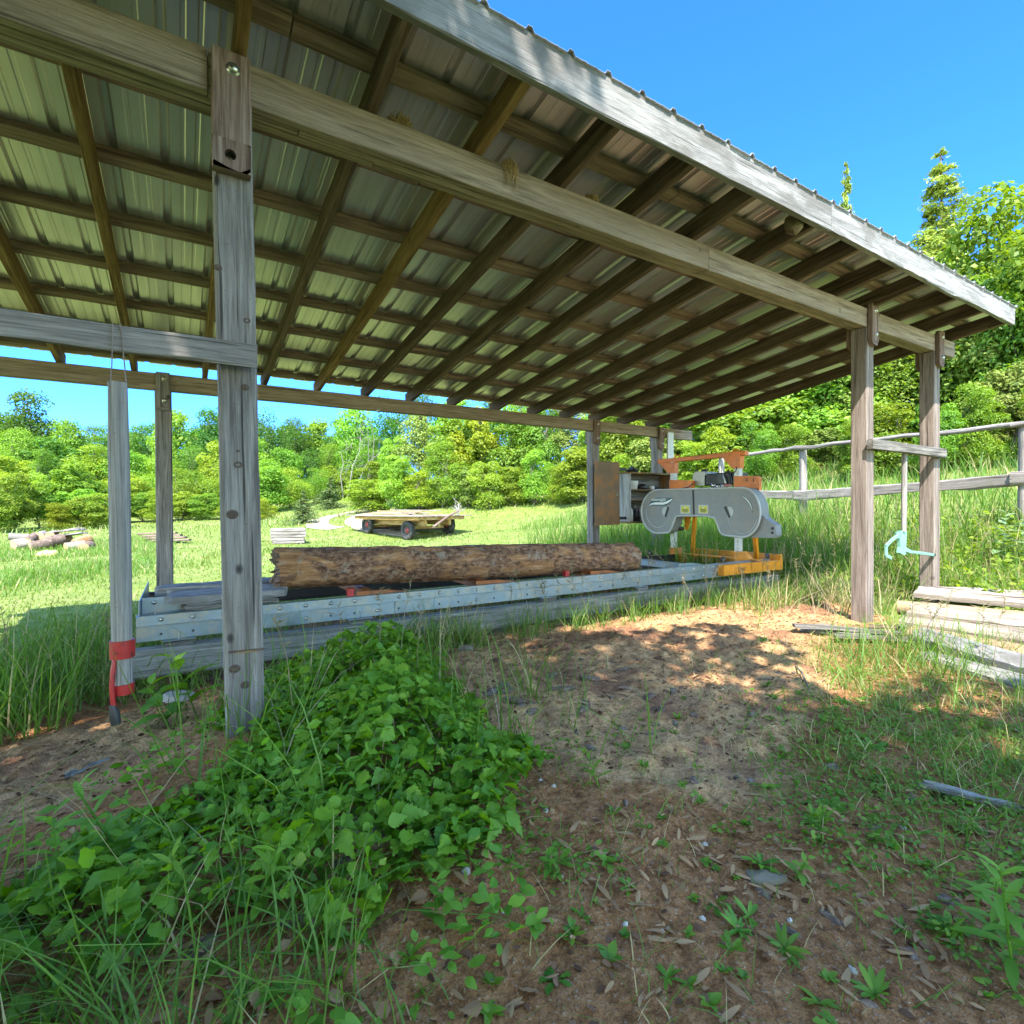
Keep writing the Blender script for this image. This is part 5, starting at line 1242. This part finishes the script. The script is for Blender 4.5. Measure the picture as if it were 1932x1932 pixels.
# lawn of the field
x, y, r = polar(85000, 4.6, 34, -16, 58)
pd = np.min(np.stack([np.min(np.hypot(x[:, None]-c[None, ::3, 0], y[:, None]-c[None, ::3, 1]), 1) for c in PATHS]), 0)
k = (pd > .45) & ~inshed(x, y) & (RNG.random(len(x)) > soil_m(x, y)) & (RNG.random(len(x)) < .25+1.1*fbm(x*.7, y*.7, 3))
x, y, r = x[k], y[k], r[k]
P = np.stack([x, y, ground_z(x, y)-.01], -1)
long = sst(.56, .68, fbm(x*.33+5, y*.33+2, 3))
ch = blades(P, (.020+.0024*r)*(1+1.6*long)*RNG.uniform(.5, 1.5, len(x)), .0035+.0012*r, RNG.random(len(x))*6.283, np.abs(RNG.normal(size=len(x)))*.5, np.abs(RNG.normal(size=len(x)))*.4, np.where(RNG.random(len(x)) < .07, 1, np.clip(RNG.normal(.5, .25, len(x)), 0, .9)))
grass_obj('lawn_grass', L_LAWN, [ch])
# unmown strip round the log heap at left
x, y, r = polar(26000, 8.0, 21, -14, -.5); d = np.abs((r-12.4)-(x+1.6)*.9)
k = (RNG.random(len(x)) < np.exp(-(d/1.6)**2)) | ((r > 15.5) & (RNG.random(len(x)) < .7)); x, y, r = x[k], y[k], r[k]
P = np.stack([x, y, ground_z(x, y)-.01], -1); G1 = tuft(P, .13, .011, .3, .4, .08)
# meadow and bank
G = [tuft(field(15000, 9.3, 15.5, -1, 15, lambda x, y: .4+.8*fbm(x*.6, y*.6, 3)), .42, .014, .25, .3, .12), G1]
G.append(tuft(field(9000, 7.0, 9.8, .8, 6.0, lambda x, y: .25+1.0*fbm(x*1.2, y*1.2, 3)), .30, .009, .4, .5, .15))
G.append(tuft(field(12000, 5.7, 9.6, 4.7, 9.0, lambda x, y: .3+.9*fbm(x, y, 3)), .62, .010, .2, .35, .06))
G.append(tuft(field(2600, 6.9, 9, 2.7, 5, lambda x, y: .3+.9*fbm(x, y, 3)), .5, .010, .2, .35, .15))
grass_obj('meadow_grass', L_GRASS, G)
# grass round and in front of the mill
G = [tuft(field(900, 2.3, 5.2, 3.50, 3.92, None, 9), .24, .006, .35, .6, .1), tuft(field(1300, 4.7, 6.9, 3.1, 3.95, None, 10), .26, .006, .35, .6, .2),
     tuft(field(2600, -.4, 6.4, 4.2, 5.9, None, 12), .24, .007, .3, .5, .25), tuft(field(500, 5.6, 7.3, 2.5, 3.3, None, 9), .3, .007, .35, .5, .35),
     tuft(field(3400, -2.6, -.55, 3.6, 5.2, lambda x, y: .5+.6*fbm(x, y, 3), 14), .40, .008, .25, .5, .10), tuft(field(1200, -.55, .1, 4.0, 5.4, None, 10), .3, .007, .3, .5, .2),
     tuft(field(900, 1.2, 2.0, 3.5, 3.9, None, 9), .22, .006, .35, .6, .25)]
# left foreground, tall and leaning
G += [tuft(field(1300, -1.5, -.38, .95, 2.0, None, 12), .31, .0058, .22, .5, .02), tuft(field(1300, -1.4, -.55, .9, 1.7, None, 14), .36, .0062, .18, .45, .02), tuft(field(520, -.62, .35, .85, 1.5, None, 7), .22, .005, .35, .7, .06), tuft(field(160, -1.6, -.8, 2.0, 2.6, None, 9), .34, .007, .25, .5, .05)]
# blades growing up through the creeper and on its edge
G += [tuft(field(300, -.1, 1.3, 1.45, 3.4, None, 5), .36, .0052, .3, .6, .04), tuft(field(90, 1.05, 1.7, 1.6, 2.6, None, 7), .36, .006, .3, .4, .1)]
# right-hand foreground sward
def rmask(x, y): return np.clip(sst(1.5, 3.4, x+.45*y*0-.25*(y-1.0)**2)*(.15+1.1*fbm(x*1.7, y*1.7, 3))*(1-.9*sand_m(x, y)), 0, 1)
G += [tuft(field(9000, 1.0, 4.8, -.6, 2.4, rmask, 12), .12, .0040, .5, .6, .10), tuft(field(1500, 3.2, 5.6, .4, 2.2, lambda x, y: .35*nosand(x, y), 11), .22, .0055, .3, .5, .14),
      tuft(field(900, 2.6, 4.2, -1.0, .7, None, 11), .15, .005, .4, .5, .12), tuft(field(500, 3.9, 4.9, 1.25, 2.0, None, 10), .26, .006, .3, .5, .12),
      tuft(field(4200, .2, 2.9, .3, 1.6, lambda x, y: .6*fbm(x*2, y*2, 2), 7), .055, .0032, .6, .6, .15), tuft(field(300, 1.5, 5, 1.8, 3.4, lambda x, y: np.full_like(x, .35), 5), .10, .004, .4, .5, .25)]
grass_obj('grass_tufts', L_GRASS, G)
grass_obj('short_grass', L_LAWN, [tuft(field(30000, 1.0, 4.8, -.6, 2.4, rmask, 8), .07, .0034, .5, .6, .22)])
grass_obj('dry_curled_grass', L_STALK, [tuft(field(60, .2, 1.3, 1.8, 3.3, None, 5), .32, .0045, .25, 1.5, 1.0), tuft(field(24, -1.2, .2, 1.3, 2.0, None, 4), .24, .004, .3, 1.4, 1.0), tuft(field(260, 4.8, 7.2, 2.6, 3.9, None, 6), .36, .005, .35, 1.0, 1.0)])
# tall seed stalks
def stalks(n, x0, x1, y0, y1, h0, h1):
    m = MB(); V = []; Fq = []
    for k in range(n):
        x_, y_ = RNG.uniform(x0, x1), RNG.uniform(y0, y1); h = RNG.uniform(h0, h1); a = RNG.random()*6.28; ln = abs(RNG.normal())*.18
        g_ = gz(x_, y_); d = np.array([math.cos(a)*ln, math.sin(a)*ln, 1.]); p0 = np.array([x_, y_, g_]); p1 = p0+d*h*.6; p2 = p1+(d+np.array([math.cos(a)*ln*1.2, math.sin(a)*ln*1.2, -.1]))*h*.4
        m.tube([p0, p1, p2], [.0022, .0018, .0009], 4, False)
        for j in range(RNG.integers(10, 22)):
            t = RNG.random(); q = p1*(1-t)*.7+p2*(t*.7+.3)+(p1*0); q = p1+(p2-p1)*(.25+.75*t); e = q+np.array([*(RNG.normal(size=2)*.022), RNG.uniform(.004, .03)])
            m.tube([q, (q+e)/2, e], [.0008, .0026, .0006], 4, False)
    return m
def stalk_obj(ms):
    V = []; Fs = []; o = 0
    for m in ms:
        V += m.v; Fs.append(np.array(m.f)+o); o += len(m.v)
    me = mesh_np('seed_stalks', np.array(V), [np.concatenate(Fs)], {'cv': RNG.random(len(V))}); tag(link('seed_stalks', me, L_STALK), kind='stuff')
stalk_obj([stalks(26, 3.6, 6.6, 3.3, 4.0, .35, .75), stalks(14, -1.9, -.2, 3.9, 5.0, .4, .8), stalks(10, 2.0, 3.6, 3.5, 3.95, .3, .6), stalks(14, 5.4, 7.2, 2.6, 4.0, .4, .8), stalks(6, .2, 1.2, 1.9, 3.0, .5, .75), stalks(20, 7, 9.4, 2, 7, .5, .9), stalks(6, 4.0, 4.6, 1.2, 1.7, .4, .6)])

# ------------------------------------------------------------------ creeper with three-lobed toothed leaves
def leaf_shape(kind):
    if kind == 'creeper':
        half = [(0, .0), (.07, .04), (.19, .10), (.27, .20), (.36, .30), (.29, .33), (.35, .45), (.25, .47), (.27, .60), (.18, .62), (.18, .75), (.10, .78), (.07, .90), (0, 1.0)]
    elif kind == 'oval':
        half = [(0, 0), (.08, .06), (.2, .2), (.27, .38), (.29, .5), (.25, .66), (.17, .8), (.08, .92), (0, 1.0)]
    elif kind == 'weed':
        half = [(0, 0), (.04, .1), (.05, .25), (.13, .36), (.09, .44), (.18, .55), (.13, .62), (.2, .74), (.14, .84), (.07, .94), (0, 1.0)]
    else:
        half = [(0, 0), (.05, .1), (.10, .3), (.12, .55), (.09, .8), (0, 1.0)]
    return np.array(half)
def leaf_mesh_data(kind, n, P, D, Nn, S, droop, fold, cv, wob=.0):
    """P base point, D leaf direction, Nn upper normal, S length"""
    hf = leaf_shape(kind); m = len(hf); s = np.cross(D, Nn); s /= np.linalg.norm(s, axis=1, keepdims=True)
    V = np.empty((n, 3*m, 3)); asym = RNG.uniform(.8, 1.2, (n, 1))
    for i, (u, t) in enumerate(hf):
        mid = P+D*(S*t)[:, None]+Nn*(-(droop*S*t*t))[:, None]
        wv = (np.sin(t*9+RNG.random(n)*6)*wob*S)[:, None]*Nn
        V[:, i] = mid
        V[:, m+i] = mid+s*(S*u)[:, None]*asym+Nn*(fold*S*u)[:, None]+wv
        V[:, 2*m+i] = mid-s*(S*u)[:, None]*(2-asym)+Nn*(fold*S*u)[:, None]-wv
    b = (np.arange(n)*3*m)[:, None]; qs = []
    for i in range(m-1):
        qs.append(b+np.array([[i, m+i, m+i+1, i+1]])); qs.append(b+np.array([[2*m+i, i, i+1, 2*m+i+1]]))
    return V.reshape(-1, 3), np.concatenate(qs), np.repeat(cv, 3*m)
PAT = np.array([(-.30, 1.95), (-.50, 1.55), (-.2, 1.3), (.2, 1.28), (.5, 1.3), (.82, 1.32), (.98, 1.5), (1.10, 1.9), (1.22, 2.6), (1.42, 3.3), (1.25, 3.72), (.7, 3.75), (.5, 3.55), (.42, 3.0), (.36, 2.62), (.13, 2.36), (-.05, 2.2)])
def inpoly(x, y, P=PAT):
    c = np.zeros(len(x), bool); j = len(P)-1
    for i in range(len(P)):
        k = ((P[i, 1] > y) != (P[j, 1] > y)) & (x < (P[j, 0]-P[i, 0])*(y-P[i, 1])/(P[j, 1]-P[i, 1]+1e-12)+P[i, 0]); c ^= k; j = i
    return c
def pdist(x, y, P=PAT):
    d = np.full(len(x), 9.)
    for i in range(len(P)):
        a = P[i]; b = P[(i+1) % len(P)]; ab = b-a; t = np.clip(((x-a[0])*ab[0]+(y-a[1])*ab[1])/(ab@ab), 0, 1); d = np.minimum(d, np.hypot(x-a[0]-ab[0]*t, y-a[1]-ab[1]*t))
    return d
def creeper(n):
    x = RNG.uniform(-.7, 1.75, n); y = RNG.uniform(.85, 4.0, n); ins = inpoly(x, y); d = np.where(ins, pdist(x, y), -pdist(x, y))
    k = (d+(fbm(x*3, y*3, 3)-.5)*.7 > .0) & (RNG.random(n) < np.where((y < 1.75) & (x < .5), .6, 1.)) & (RNG.random(n) < .35+1.2*fbm(x*4, y*4, 2)); x, y, d = x[k], y[k], d[k]
    n = len(x); dome = np.clip(.05+.30*np.clip(d, 0, .8)**.8, .04, .25)*(.15+1.8*fbm(x*3.4, y*3.4, 3))*(.25+.75*sst(.15, .7, np.hypot(x-.15, (y-2.1)*.8)))
    lv = RNG.random(n)**.45; z = ground_z(x, y)+.02+dome*lv
    P = np.stack([x, y, z], -1)
    a = RNG.random(n)*6.283; D = np.stack([np.cos(a), np.sin(a), RNG.uniform(-.5, .25, n)], -1); D /= np.linalg.norm(D, axis=1, keepdims=True)
    Nn = np.array([0, 0, 1.])+RNG.normal(size=(n, 3))*.48; Nn[:, 0] -= .05; Nn[:, 1] -= .12; Nn -= D*np.sum(Nn*D, 1, keepdims=True); Nn /= np.linalg.norm(Nn, axis=1, keepdims=True)
    S = RNG.uniform(.024, .074, n)*(.75+.4*lv); young = (RNG.random(n) < .09) & (lv > .75)
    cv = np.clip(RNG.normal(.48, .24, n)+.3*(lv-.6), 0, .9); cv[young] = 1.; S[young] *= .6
    return leaf_mesh_data('creeper', n, P, D, Nn, S, RNG.uniform(.0, .45, n), RNG.uniform(-.1, .55, n), cv, .045), P
(Vc, Qc, cvc), PC = creeper(24000)
me = mesh_np('creeper_leaves', Vc, [Qc], {'cv': cvc}); tag(link('creeper_leaves', me, L_VINE), kind='stuff')
def mixed(n):
    x = RNG.uniform(-.9, 1.35, n); y = RNG.uniform(.75, 3.5, n); d = np.where(inpoly(x, y), pdist(x, y), -pdist(x, y))
    k = (d > -.30) & (x < .75+.9*np.clip(d, 0, .3)) & (RNG.random(n) < np.where(d > .25, .35, .9)*sst(.40, .62, fbm(x*2.4+7, y*2.4, 3))); x, y, d = x[k], y[k], d[k]; n = len(x)
    P = np.stack([x, y, ground_z(x, y)+.01+RNG.random(n)**.7*np.clip(.08+.3*np.clip(d, 0, .8), .06, .24)], -1); a = RNG.random(n)*6.283
    D = np.stack([np.cos(a), np.sin(a), RNG.uniform(-.2, .6, n)], -1); D /= np.linalg.norm(D, axis=1, keepdims=True)
    Nn = np.array([0, 0, 1.])+RNG.normal(size=(n, 3))*.5; Nn -= D*np.sum(Nn*D, 1, keepdims=True); Nn /= np.linalg.norm(Nn, axis=1, keepdims=True)
    return leaf_mesh_data('oval', n, P, D, Nn, RNG.uniform(.018, .05, n), RNG.uniform(0, .4, n), RNG.uniform(-.1, .4, n), np.clip(RNG.normal(.65, .25, n), 0, 1), .03)
Vm, Qm, cvm_ = mixed(9000)
me = mesh_np('small_weeds', Vm, [Qm], {'cv': cvm_}); tag(link('small_weeds', me, L_WEED), kind='stuff')
m = MB()
for k in range(420):
    p = PC[RNG.integers(len(PC))]; g_ = gz(p[0], p[1]); b_ = np.array([p[0]+RNG.normal()*.05, p[1]+RNG.normal()*.05, g_-.01]); m.tube([b_, (b_+p)/2+RNG.normal(size=3)*.015, p], .0016, 4, False)
me = mesh_np('creeper_stems', np.array(m.v), [np.array(m.f)], {'cv': np.full(len(m.v), .3)}); tag(link('creeper_stems', me, L_STALK), kind='stuff')

# ------------------------------------------------------------------ weeds standing one by one
def rosette_mesh(kind, nl, ln, seed, up):
    a = np.arange(nl)*2.4+RNG.random(nl)*.5; D = np.stack([np.cos(a), np.sin(a), RNG.uniform(up*.5, up*1.4, nl)], -1); D /= np.linalg.norm(D, axis=1, keepdims=True)
    s = np.stack([-np.sin(a), np.cos(a), np.zeros(nl)], -1); Nn = np.cross(s, D)*-1; Nn *= np.sign(Nn[:, 2:3]+1e-6)
    S = ln*RNG.uniform(.55, 1.15, nl); V, Q, cv = leaf_mesh_data(kind, nl, np.zeros((nl, 3))+np.array([0, 0, .004]), D, Nn, S, RNG.uniform(.15, .55, nl), RNG.uniform(.05, .35, nl), np.clip(RNG.normal(.5, .25, nl), 0, 1), .02)
    me = mesh_np('weed_'+kind, V, [Q], {'cv': cv}); me.materials.append(L_WEED); return me
def stem_mesh(nn, h, ln, kind='blade', mat=None):
    Vs, Qs, Cs, o = [], [], [], 0
    nl = nn; t = np.linspace(.15, 1, nl); a = np.arange(nl)*2.39; P = np.stack([.04*h*t*t, 0*t, h*t], -1)
    D = np.stack([np.cos(a), np.sin(a), .35+.5*t], -1); D /= np.linalg.norm(D, axis=1, keepdims=True); s = np.stack([-np.sin(a), np.cos(a), 0*a], -1); Nn = np.cross(s, D)*-1; Nn *= np.sign(Nn[:, 2:3]+1e-6)
    V, Q, cv = leaf_mesh_data(kind, nl, P, D, Nn, ln*(1.15-.6*t)*RNG.uniform(.8, 1.2, nl), RNG.uniform(.2, .6, nl), RNG.uniform(.05, .3, nl), np.clip(.3+.6*t, 0, 1))
    m = MB(); m.tube([(0, 0, -.02), (.01*h, 0, h*.5), (.04*h, 0, h)], [.004, .0032, .0015], 5, False)
    me = mesh_np('weed_stem', np.concatenate([V, np.array(m.v)]), [Q, np.array(m.f)+len(V)], {'cv': np.concatenate([cv, np.full(len(m.v), .3)])}); me.materials.append(mat or L_WEED); return me
RM = [rosette_mesh('blade', 13, .12, 1, 1.1), rosette_mesh('weed', 8, .13, 2, .6), rosette_mesh('oval', 6, .07, 3, .8), rosette_mesh('oval', 10, .05, 4, 1.0), rosette_mesh('creeper', 7, .06, 5, .9)]
SM = [stem_mesh(16, .26, .10), stem_mesh(12, .16, .07), stem_mesh(9, .12, .05, 'oval')]
RL = ['strap-leaved green plantain weed low on the bare soil', 'toothed dandelion-like weed rosette low on the bare soil', 'small oval-leaved seedling on the bare soil', 'dense little clump of round-leaved weed on the soil', 'small lobed weed rosette on the soil', 'leafy upright weed stem with narrow leaves near the creeper', 'short upright narrow-leaved weed on the soil', 'short upright oval-leaved seedling on the soil']
RV = {id(RM[i]): [RM[i]]+[rosette_mesh(*a) for a in v] for i, v in enumerate(([('blade', 8, .10, 1, .7), ('blade', 11, .11, 1, 1.5)], [('weed', 6, .12, 2, .4), ('weed', 10, .11, 2, 1.0)], [('oval', 4, .08, 3, 1.1), ('oval', 8, .06, 3, .5)], [('oval', 14, .045, 4, 1.3), ('oval', 7, .06, 4, .7)], [('creeper', 5, .07, 5, .6), ('creeper', 9, .05, 5, 1.2)]))}
def put(me, x_, y_, s, nm, lab, cat, grp, tilt=.15):
    if id(me) in RV: me = RV[id(me)][RNG.integers(3)]
    o = bpy.data.objects.new(nm, me); COL.objects.link(o); o.location = (x_, y_, gz(x_, y_)-.002); o.rotation_euler = (RNG.normal()*tilt, RNG.normal()*tilt, RNG.random()*6.28); o.scale = (s, s, s); tag(o, lab, cat, grp); return o
def gp(px, py):
    p = atZ(px, py, .01); return p[0], p[1]
for px, py, i, s in ((1320, 1530, 0, .7), (1120, 1640, 2, .9), (1350, 1720, 1, 1.), (1330, 1640, 2, 1.), (960, 1680, 3, .8), (1050, 1880, 1, .9), (930, 1900, 3, 1.2), (1260, 1880, 0, .8), (1480, 1800, 0, 1.), (1380, 1810, 1, .8), (1550, 1600, 3, 1.1), (1610, 1640, 2, 1.),
                     (1790, 1760, 0, 1.2), (1700, 1750, 0, .8), (840, 1620, 1, 1.9), (720, 1740, 1, 1.7), (760, 1700, 1, 1.3), (900, 1560, 0, 1.6), (590, 1850, 2, 1.3), (480, 1760, 2, 1.6), (300, 1820, 4, 1.2), (400, 1880, 2, 1.6), (200, 1880, 4, 1.2), (640, 1840, 0, 1.4), (1290, 1330, 1, .6), (1440, 1210, 0, 1.2), (1080, 1790, 2, .8), (1180, 1800, 3, .9), (1150, 1850, 2, 1.), (1560, 1860, 3, 1.), (1650, 1880, 0, 1.), (1860, 1880, 4, .8), (1250, 1570, 4, .8), (1480, 1420, 2, .8), (1590, 1500, 3, 1.)):
    x_, y_ = gp(px, py); put(RM[i], x_, y_, s*.46, ('plantain_weed', 'rosette_weed', 'seedling_weed', 'clump_weed', 'lobed_weed')[i], RL[i], 'weed', ('strap-leaved weeds', 'toothed weed rosettes', 'oval-leaved seedlings', 'round-leaved weed clumps', 'lobed weed rosettes')[i])
for px, py, i, s in ((600, 1760, 0, 1.), (560, 1700, 0, 1.2), (470, 1820, 0, 1.1), (250, 1700, 0, 1.5), (330, 1780, 0, 1.1), (1130, 1520, 1, 1.2), (1220, 1600, 1, .6), (1910, 1830, 0, 1.3), (1870, 1760, 0, 1.), (690, 1600, 0, 1.), (1040, 1700, 2, .9), (1500, 1660, 2, 1.), (820, 1800, 2, 1.1), (1430, 1190, 0, .9), (130, 1780, 0, 1.3)):
    x_, y_ = gp(px, py); put(SM[i], x_, y_, s*.75, ('leafy_stem_weed', 'narrow_weed', 'upright_seedling')[i], RL[5+i], 'weed', ('leafy upright weeds', 'narrow upright weeds', 'upright seedlings')[i], .25)
for k in range(230):
    x_, y_ = RNG.uniform(.05, 3.6), RNG.uniform(.45, 1.9)
    if RNG.random() < .75*float(sand_m(np.array([x_]), np.array([y_]))[0]) or (x_ < 1.15 and y_ > 1.25): continue
    i = int(RNG.choice(5, p=(.10, .30, .28, .22, .10)))
    put(RM[i], x_, y_, RNG.uniform(.22, .55), ('plantain_weed', 'rosette_weed', 'seedling_weed', 'clump_weed', 'lobed_weed')[i], RL[i], 'weed', ('strap-leaved weeds', 'toothed weed rosettes', 'oval-leaved seedlings', 'round-leaved weed clumps', 'lobed weed rosettes')[i])
MK = stem_mesh(12, .62, .22, 'oval', L_MILK)
for (px, py, D, s, lab) in ((1892, 985, 6.4, 1.0, 'big-leaved milkweed in front of the lower fence rail at right'), (1935, 1000, 6.2, .9, 'second milkweed, cut by the right edge of the picture')):
    p = at(px, py, D); o = put(MK, p[0], p[1], s, 'milkweed', lab, 'weed', 'milkweeds on the bank', .05)
SAP = stem_mesh(9, .34, .19, 'oval')
for (px, py, D, s_) in ((372, 1330, 2.75, 1.0), (318, 1350, 2.7, .7)):
    p = at(px, py, D); put(SAP, p[0], p[1], s_, 'broadleaf_sapling', 'broad-leaved dark green sapling at the left foot of the near post' if s_ == 1 else 'smaller broad-leaved sapling left of the one by the near post', 'sapling', 'saplings by the near post', .2)
WL = stem_mesh(14, .55, .2, 'blade')
for (px, D, lab) in ((1850, 7.0, 'broad leafy weed stem on the bank left of the milkweed'), (1470, 8.0, 'broad leafy weed behind the saw head'), (1030, 7.2, 'feathery weed growing on the lawn behind the log')):
    p = at(px, 1010, D); put(WL, p[0], p[1], .8, 'leafy_weed', lab, 'weed', None, .05)

# low clover, litter, bark
def scatter_leaves(name, kind, n, x0, x1, y0, y1, mask, s0, s1, mat, zoff=(.005, .02), flat=.35, droop=.3, cvm=.5, per=1, spread=.0):
    x = RNG.uniform(x0, x1, n); y = RNG.uniform(y0, y1, n); k = RNG.random(n) < mask(x, y); x, y = x[k], y[k]
    if per > 1: x = np.repeat(x, per)+RNG.normal(size=len(x)*per)*spread; y = np.repeat(y, per)+RNG.normal(size=len(y)*per)*spread
    n = len(x); a = RNG.random(n)*6.283; D = np.stack([np.cos(a), np.sin(a), RNG.normal(size=n)*flat*.6], -1); D /= np.linalg.norm(D, axis=1, keepdims=True)
    Nn = np.array([0, 0, 1.])+RNG.normal(size=(n, 3))*flat; Nn -= D*np.sum(Nn*D, 1, keepdims=True); Nn /= np.linalg.norm(Nn, axis=1, keepdims=True)
    P = np.stack([x, y, ground_z(x, y)+RNG.uniform(*zoff, n)], -1)
    V, Q, cv = leaf_mesh_data(kind, n, P, D, Nn, RNG.uniform(s0, s1, n), RNG.uniform(0, droop, n), RNG.normal(size=n)*.2, np.clip(RNG.normal(cvm, .28, n), 0, 1), .02)
    me = mesh_np(name, V, [Q], {'cv': cv}); return tag(link(name, me, mat), kind='stuff')
cl = lambda x, y: np.clip(sst(.47, .62, fbm(x*2.2+4, y*2.2, 3)), 0, 1)*(1-np.clip(sand_m(x, y), 0, 1))
scatter_leaves('clover', 'oval', 8000, .1, 3.9, .2, 1.85, cl, .010, .024, L_WEED, (.01, .04), .4, .3, .5, 3, .012)
scatter_leaves('ground_ivy', 'oval', 900, 6.9, 9.6, .6, 4.5, lambda x, y: np.full_like(x, .9), .05, .11, L_BRIGHT, (.02, .22), .5, .3, .6, 3, .05)
scatter_leaves('dead_leaves', 'creeper', 2200, -1.6, 4.6, .3, 2.4, lambda x, y: np.clip(.10+.8*sst(.5, .62, fbm(x*2+9, y*2, 3))*(1-.7*sand_m(x, y)), 0, 1), .008, .026, L_LITTER, (.004, .016), .4, .4)
scatter_leaves('dead_leaves', 'creeper', 420, -.9, .75, .5, 1.55, lambda x, y: np.full_like(x, .5), .022, .05, L_LITTER, (.004, .03), .45, .5)
scatter_leaves('dry_litter', 'blade', 9000, -.8, 6.0, .3, 3.8, lambda x, y: np.clip(.25+.9*sst(.48, .62, fbm(x*1.8+2, y*1.8, 3)), 0, 1), .015, .07, L_LITTER, (.003, .014), .2, .2, .7)
scatter_leaves('wood_chips', 'oval', 11000, -.9, 6.0, .4, 4.0, lambda x, y: np.clip(.25+.6*sand_m(x, y)+.3*fbm(x*3, y*3, 2), 0, 1), .006, .030, leafm('bark_chip', (.06, .030, .018), (.22, .12, .075), 0., 0., .8, .0), (.002, .008), .3, .2)
def flake(x_, y_, L, W_, th, mat, nm, lab, cat, grp):
    k = 9; P = []; a0 = RNG.random()*6.28
    for j in range(k):
        a = 2*math.pi*j/k; r = RNG.uniform(.7, 1.15); P.append((L*.5*math.cos(a)*r, W_*.5*math.sin(a)*r))
    c, s = math.cos(a0), math.sin(a0); g_ = gz(x_, y_); tx, ty = RNG.normal()*.12, RNG.normal()*.12
    V = [(x_+u*c-v*s, y_+u*s+v*c, g_-.004+th+u*tx+v*ty+RNG.normal()*.002) for u, v in P]+[(x_+1.08*(u*c-v*s), y_+1.08*(u*s+v*c), g_-.006+u*tx+v*ty) for u, v in P]+[(x_, y_, g_+th+.003)]
    m = MB(); off = RNG.random()*9; m.add(V, [(j, (j+1) % k, 2*k) for j in range(k)]+[(j, k+j, k+(j+1) % k, (j+1) % k) for j in range(k)], [(v[0]+off, v[1], v[2]*3) for v in V])
    return tag(m.build(nm, mat), lab, cat, grp)
for px, py, L, W_ in ((925, 1335, .20, .06), (955, 1330, .17, .09), (985, 1355, .2, .07), (1105, 1352, .13, .05), (1225, 1325, .10, .05), (1180, 1275, .13, .05), (1095, 1365, .12, .05), (1175, 1383, .07, .05), (1115, 1440, .06, .03), (1270, 1310, .09, .04), (1310, 1360, .05, .03), (1240, 1350, .05, .08), (1420, 1350, .06, .03), (1690, 1370, .05, .03), (1000, 1375, .09, .04), (1040, 1290, .12, .06), (1110, 1300, .13, .06), (1060, 1325, .14, .05)):
    x_, y_ = gp(px, py); flake(x_, y_, L, W_, .012, M_BARKP, 'bark_flake', 'curled grey-brown bark flake lying on the sawdust', 'bark', 'bark flakes on the sawdust')
for px, py, L, W_ in ((1310, 1500, .09, .05), (1390, 1470, .06, .04), (1565, 1440, .10, .06), (1415, 1480, .06, .04), (640, 1700, .12, .08), (560, 1800, .16, .07), (700, 1770, .10, .06), (1440, 1690, .07, .03), (1650, 1560, .12, .05), (1720, 1500, .12, .04), (1790, 1690, .08, .05), (1570, 1730, .10, .05), (1490, 1770, .09, .04), (1720, 1800, .07, .04), (1640, 1900, .06, .03), (450, 1710, .16, .08), (1850, 1560, .10, .06), (1180, 1545, .06, .03), (980, 1500, .05, .03), (380, 1840, .12, .07)):
    x_, y_ = gp(px, py); flake(x_, y_, L*.7, W_*.7, .008, M_BARKP, 'bark_piece', 'grey bark piece lying on the dark soil', 'bark', 'bark pieces on the dark soil')
for px, py, L in ((1030, 1575, .016), (1045, 1525, .014), (1180, 1782, .012), (1330, 1605, .016), (1020, 1515, .012), (1325, 1755, .014), (880, 1705, .024), (1250, 1790, .010), (1490, 1745, .014), (1060, 1700, .010), (1140, 1650, .010), (1610, 1840, .016), (950, 1770, .010), (1705, 1560, .018)):
    x_, y_ = gp(px, py); flake(x_, y_, L*1.3, L, L*.45, M_PEBBLE, 'pebble', 'small pale pebble lying on the soil', 'pebble', 'pale pebbles on the soil')
for px, py, L, lab in ((1440, 1655, .08, 'flat tan half-buried stone among the clover'), (690, 1640, .13, 'grey stone at the foot of the creeper'), (345, 1303, .12, 'pale stone under the left end of the mill timbers'), (880, 1238, .09, 'tan stone on the sawdust at the mill timber'), (1560, 1195, .16, 'broad pale stone beside the thin dark plank')):
    x_, y_ = gp(px, py); flake(x_, y_, L*1.4, L, L*(.12 if px == 1440 else .35), M_STONE if px != 345 else M_PEBBLE, 'stone', lab, 'stone', None)
for k in range(60):
    x_, y_ = RNG.uniform(1.2, 4.6), RNG.uniform(1.7, 3.7)
    if RNG.random() > float(sand_m(np.array([x_]), np.array([y_]))[0]): continue
    red = RNG.random() < .4
    flake(x_, y_, RNG.uniform(.035, .10), RNG.uniform(.018, .045), .006, M_CHIP if red else M_BARKP, 'bark_scrap', 'red-brown bark scrap on the sawdust' if red else 'small grey bark scrap on the sawdust', 'bark', 'red-brown bark scraps' if red else 'small grey bark scraps')
m = MB(); a = atZ(1490, 1245, .04); b_ = atZ(1530, 1310, .03); m.tube([a, (a+b_)/2+np.array([.03, 0, .012]), b_], [.006, .007, .004], 6); tag(m.build('twig', M_TRUNK), 'bent bare grey twig lying on the sawdust at right', 'twig')
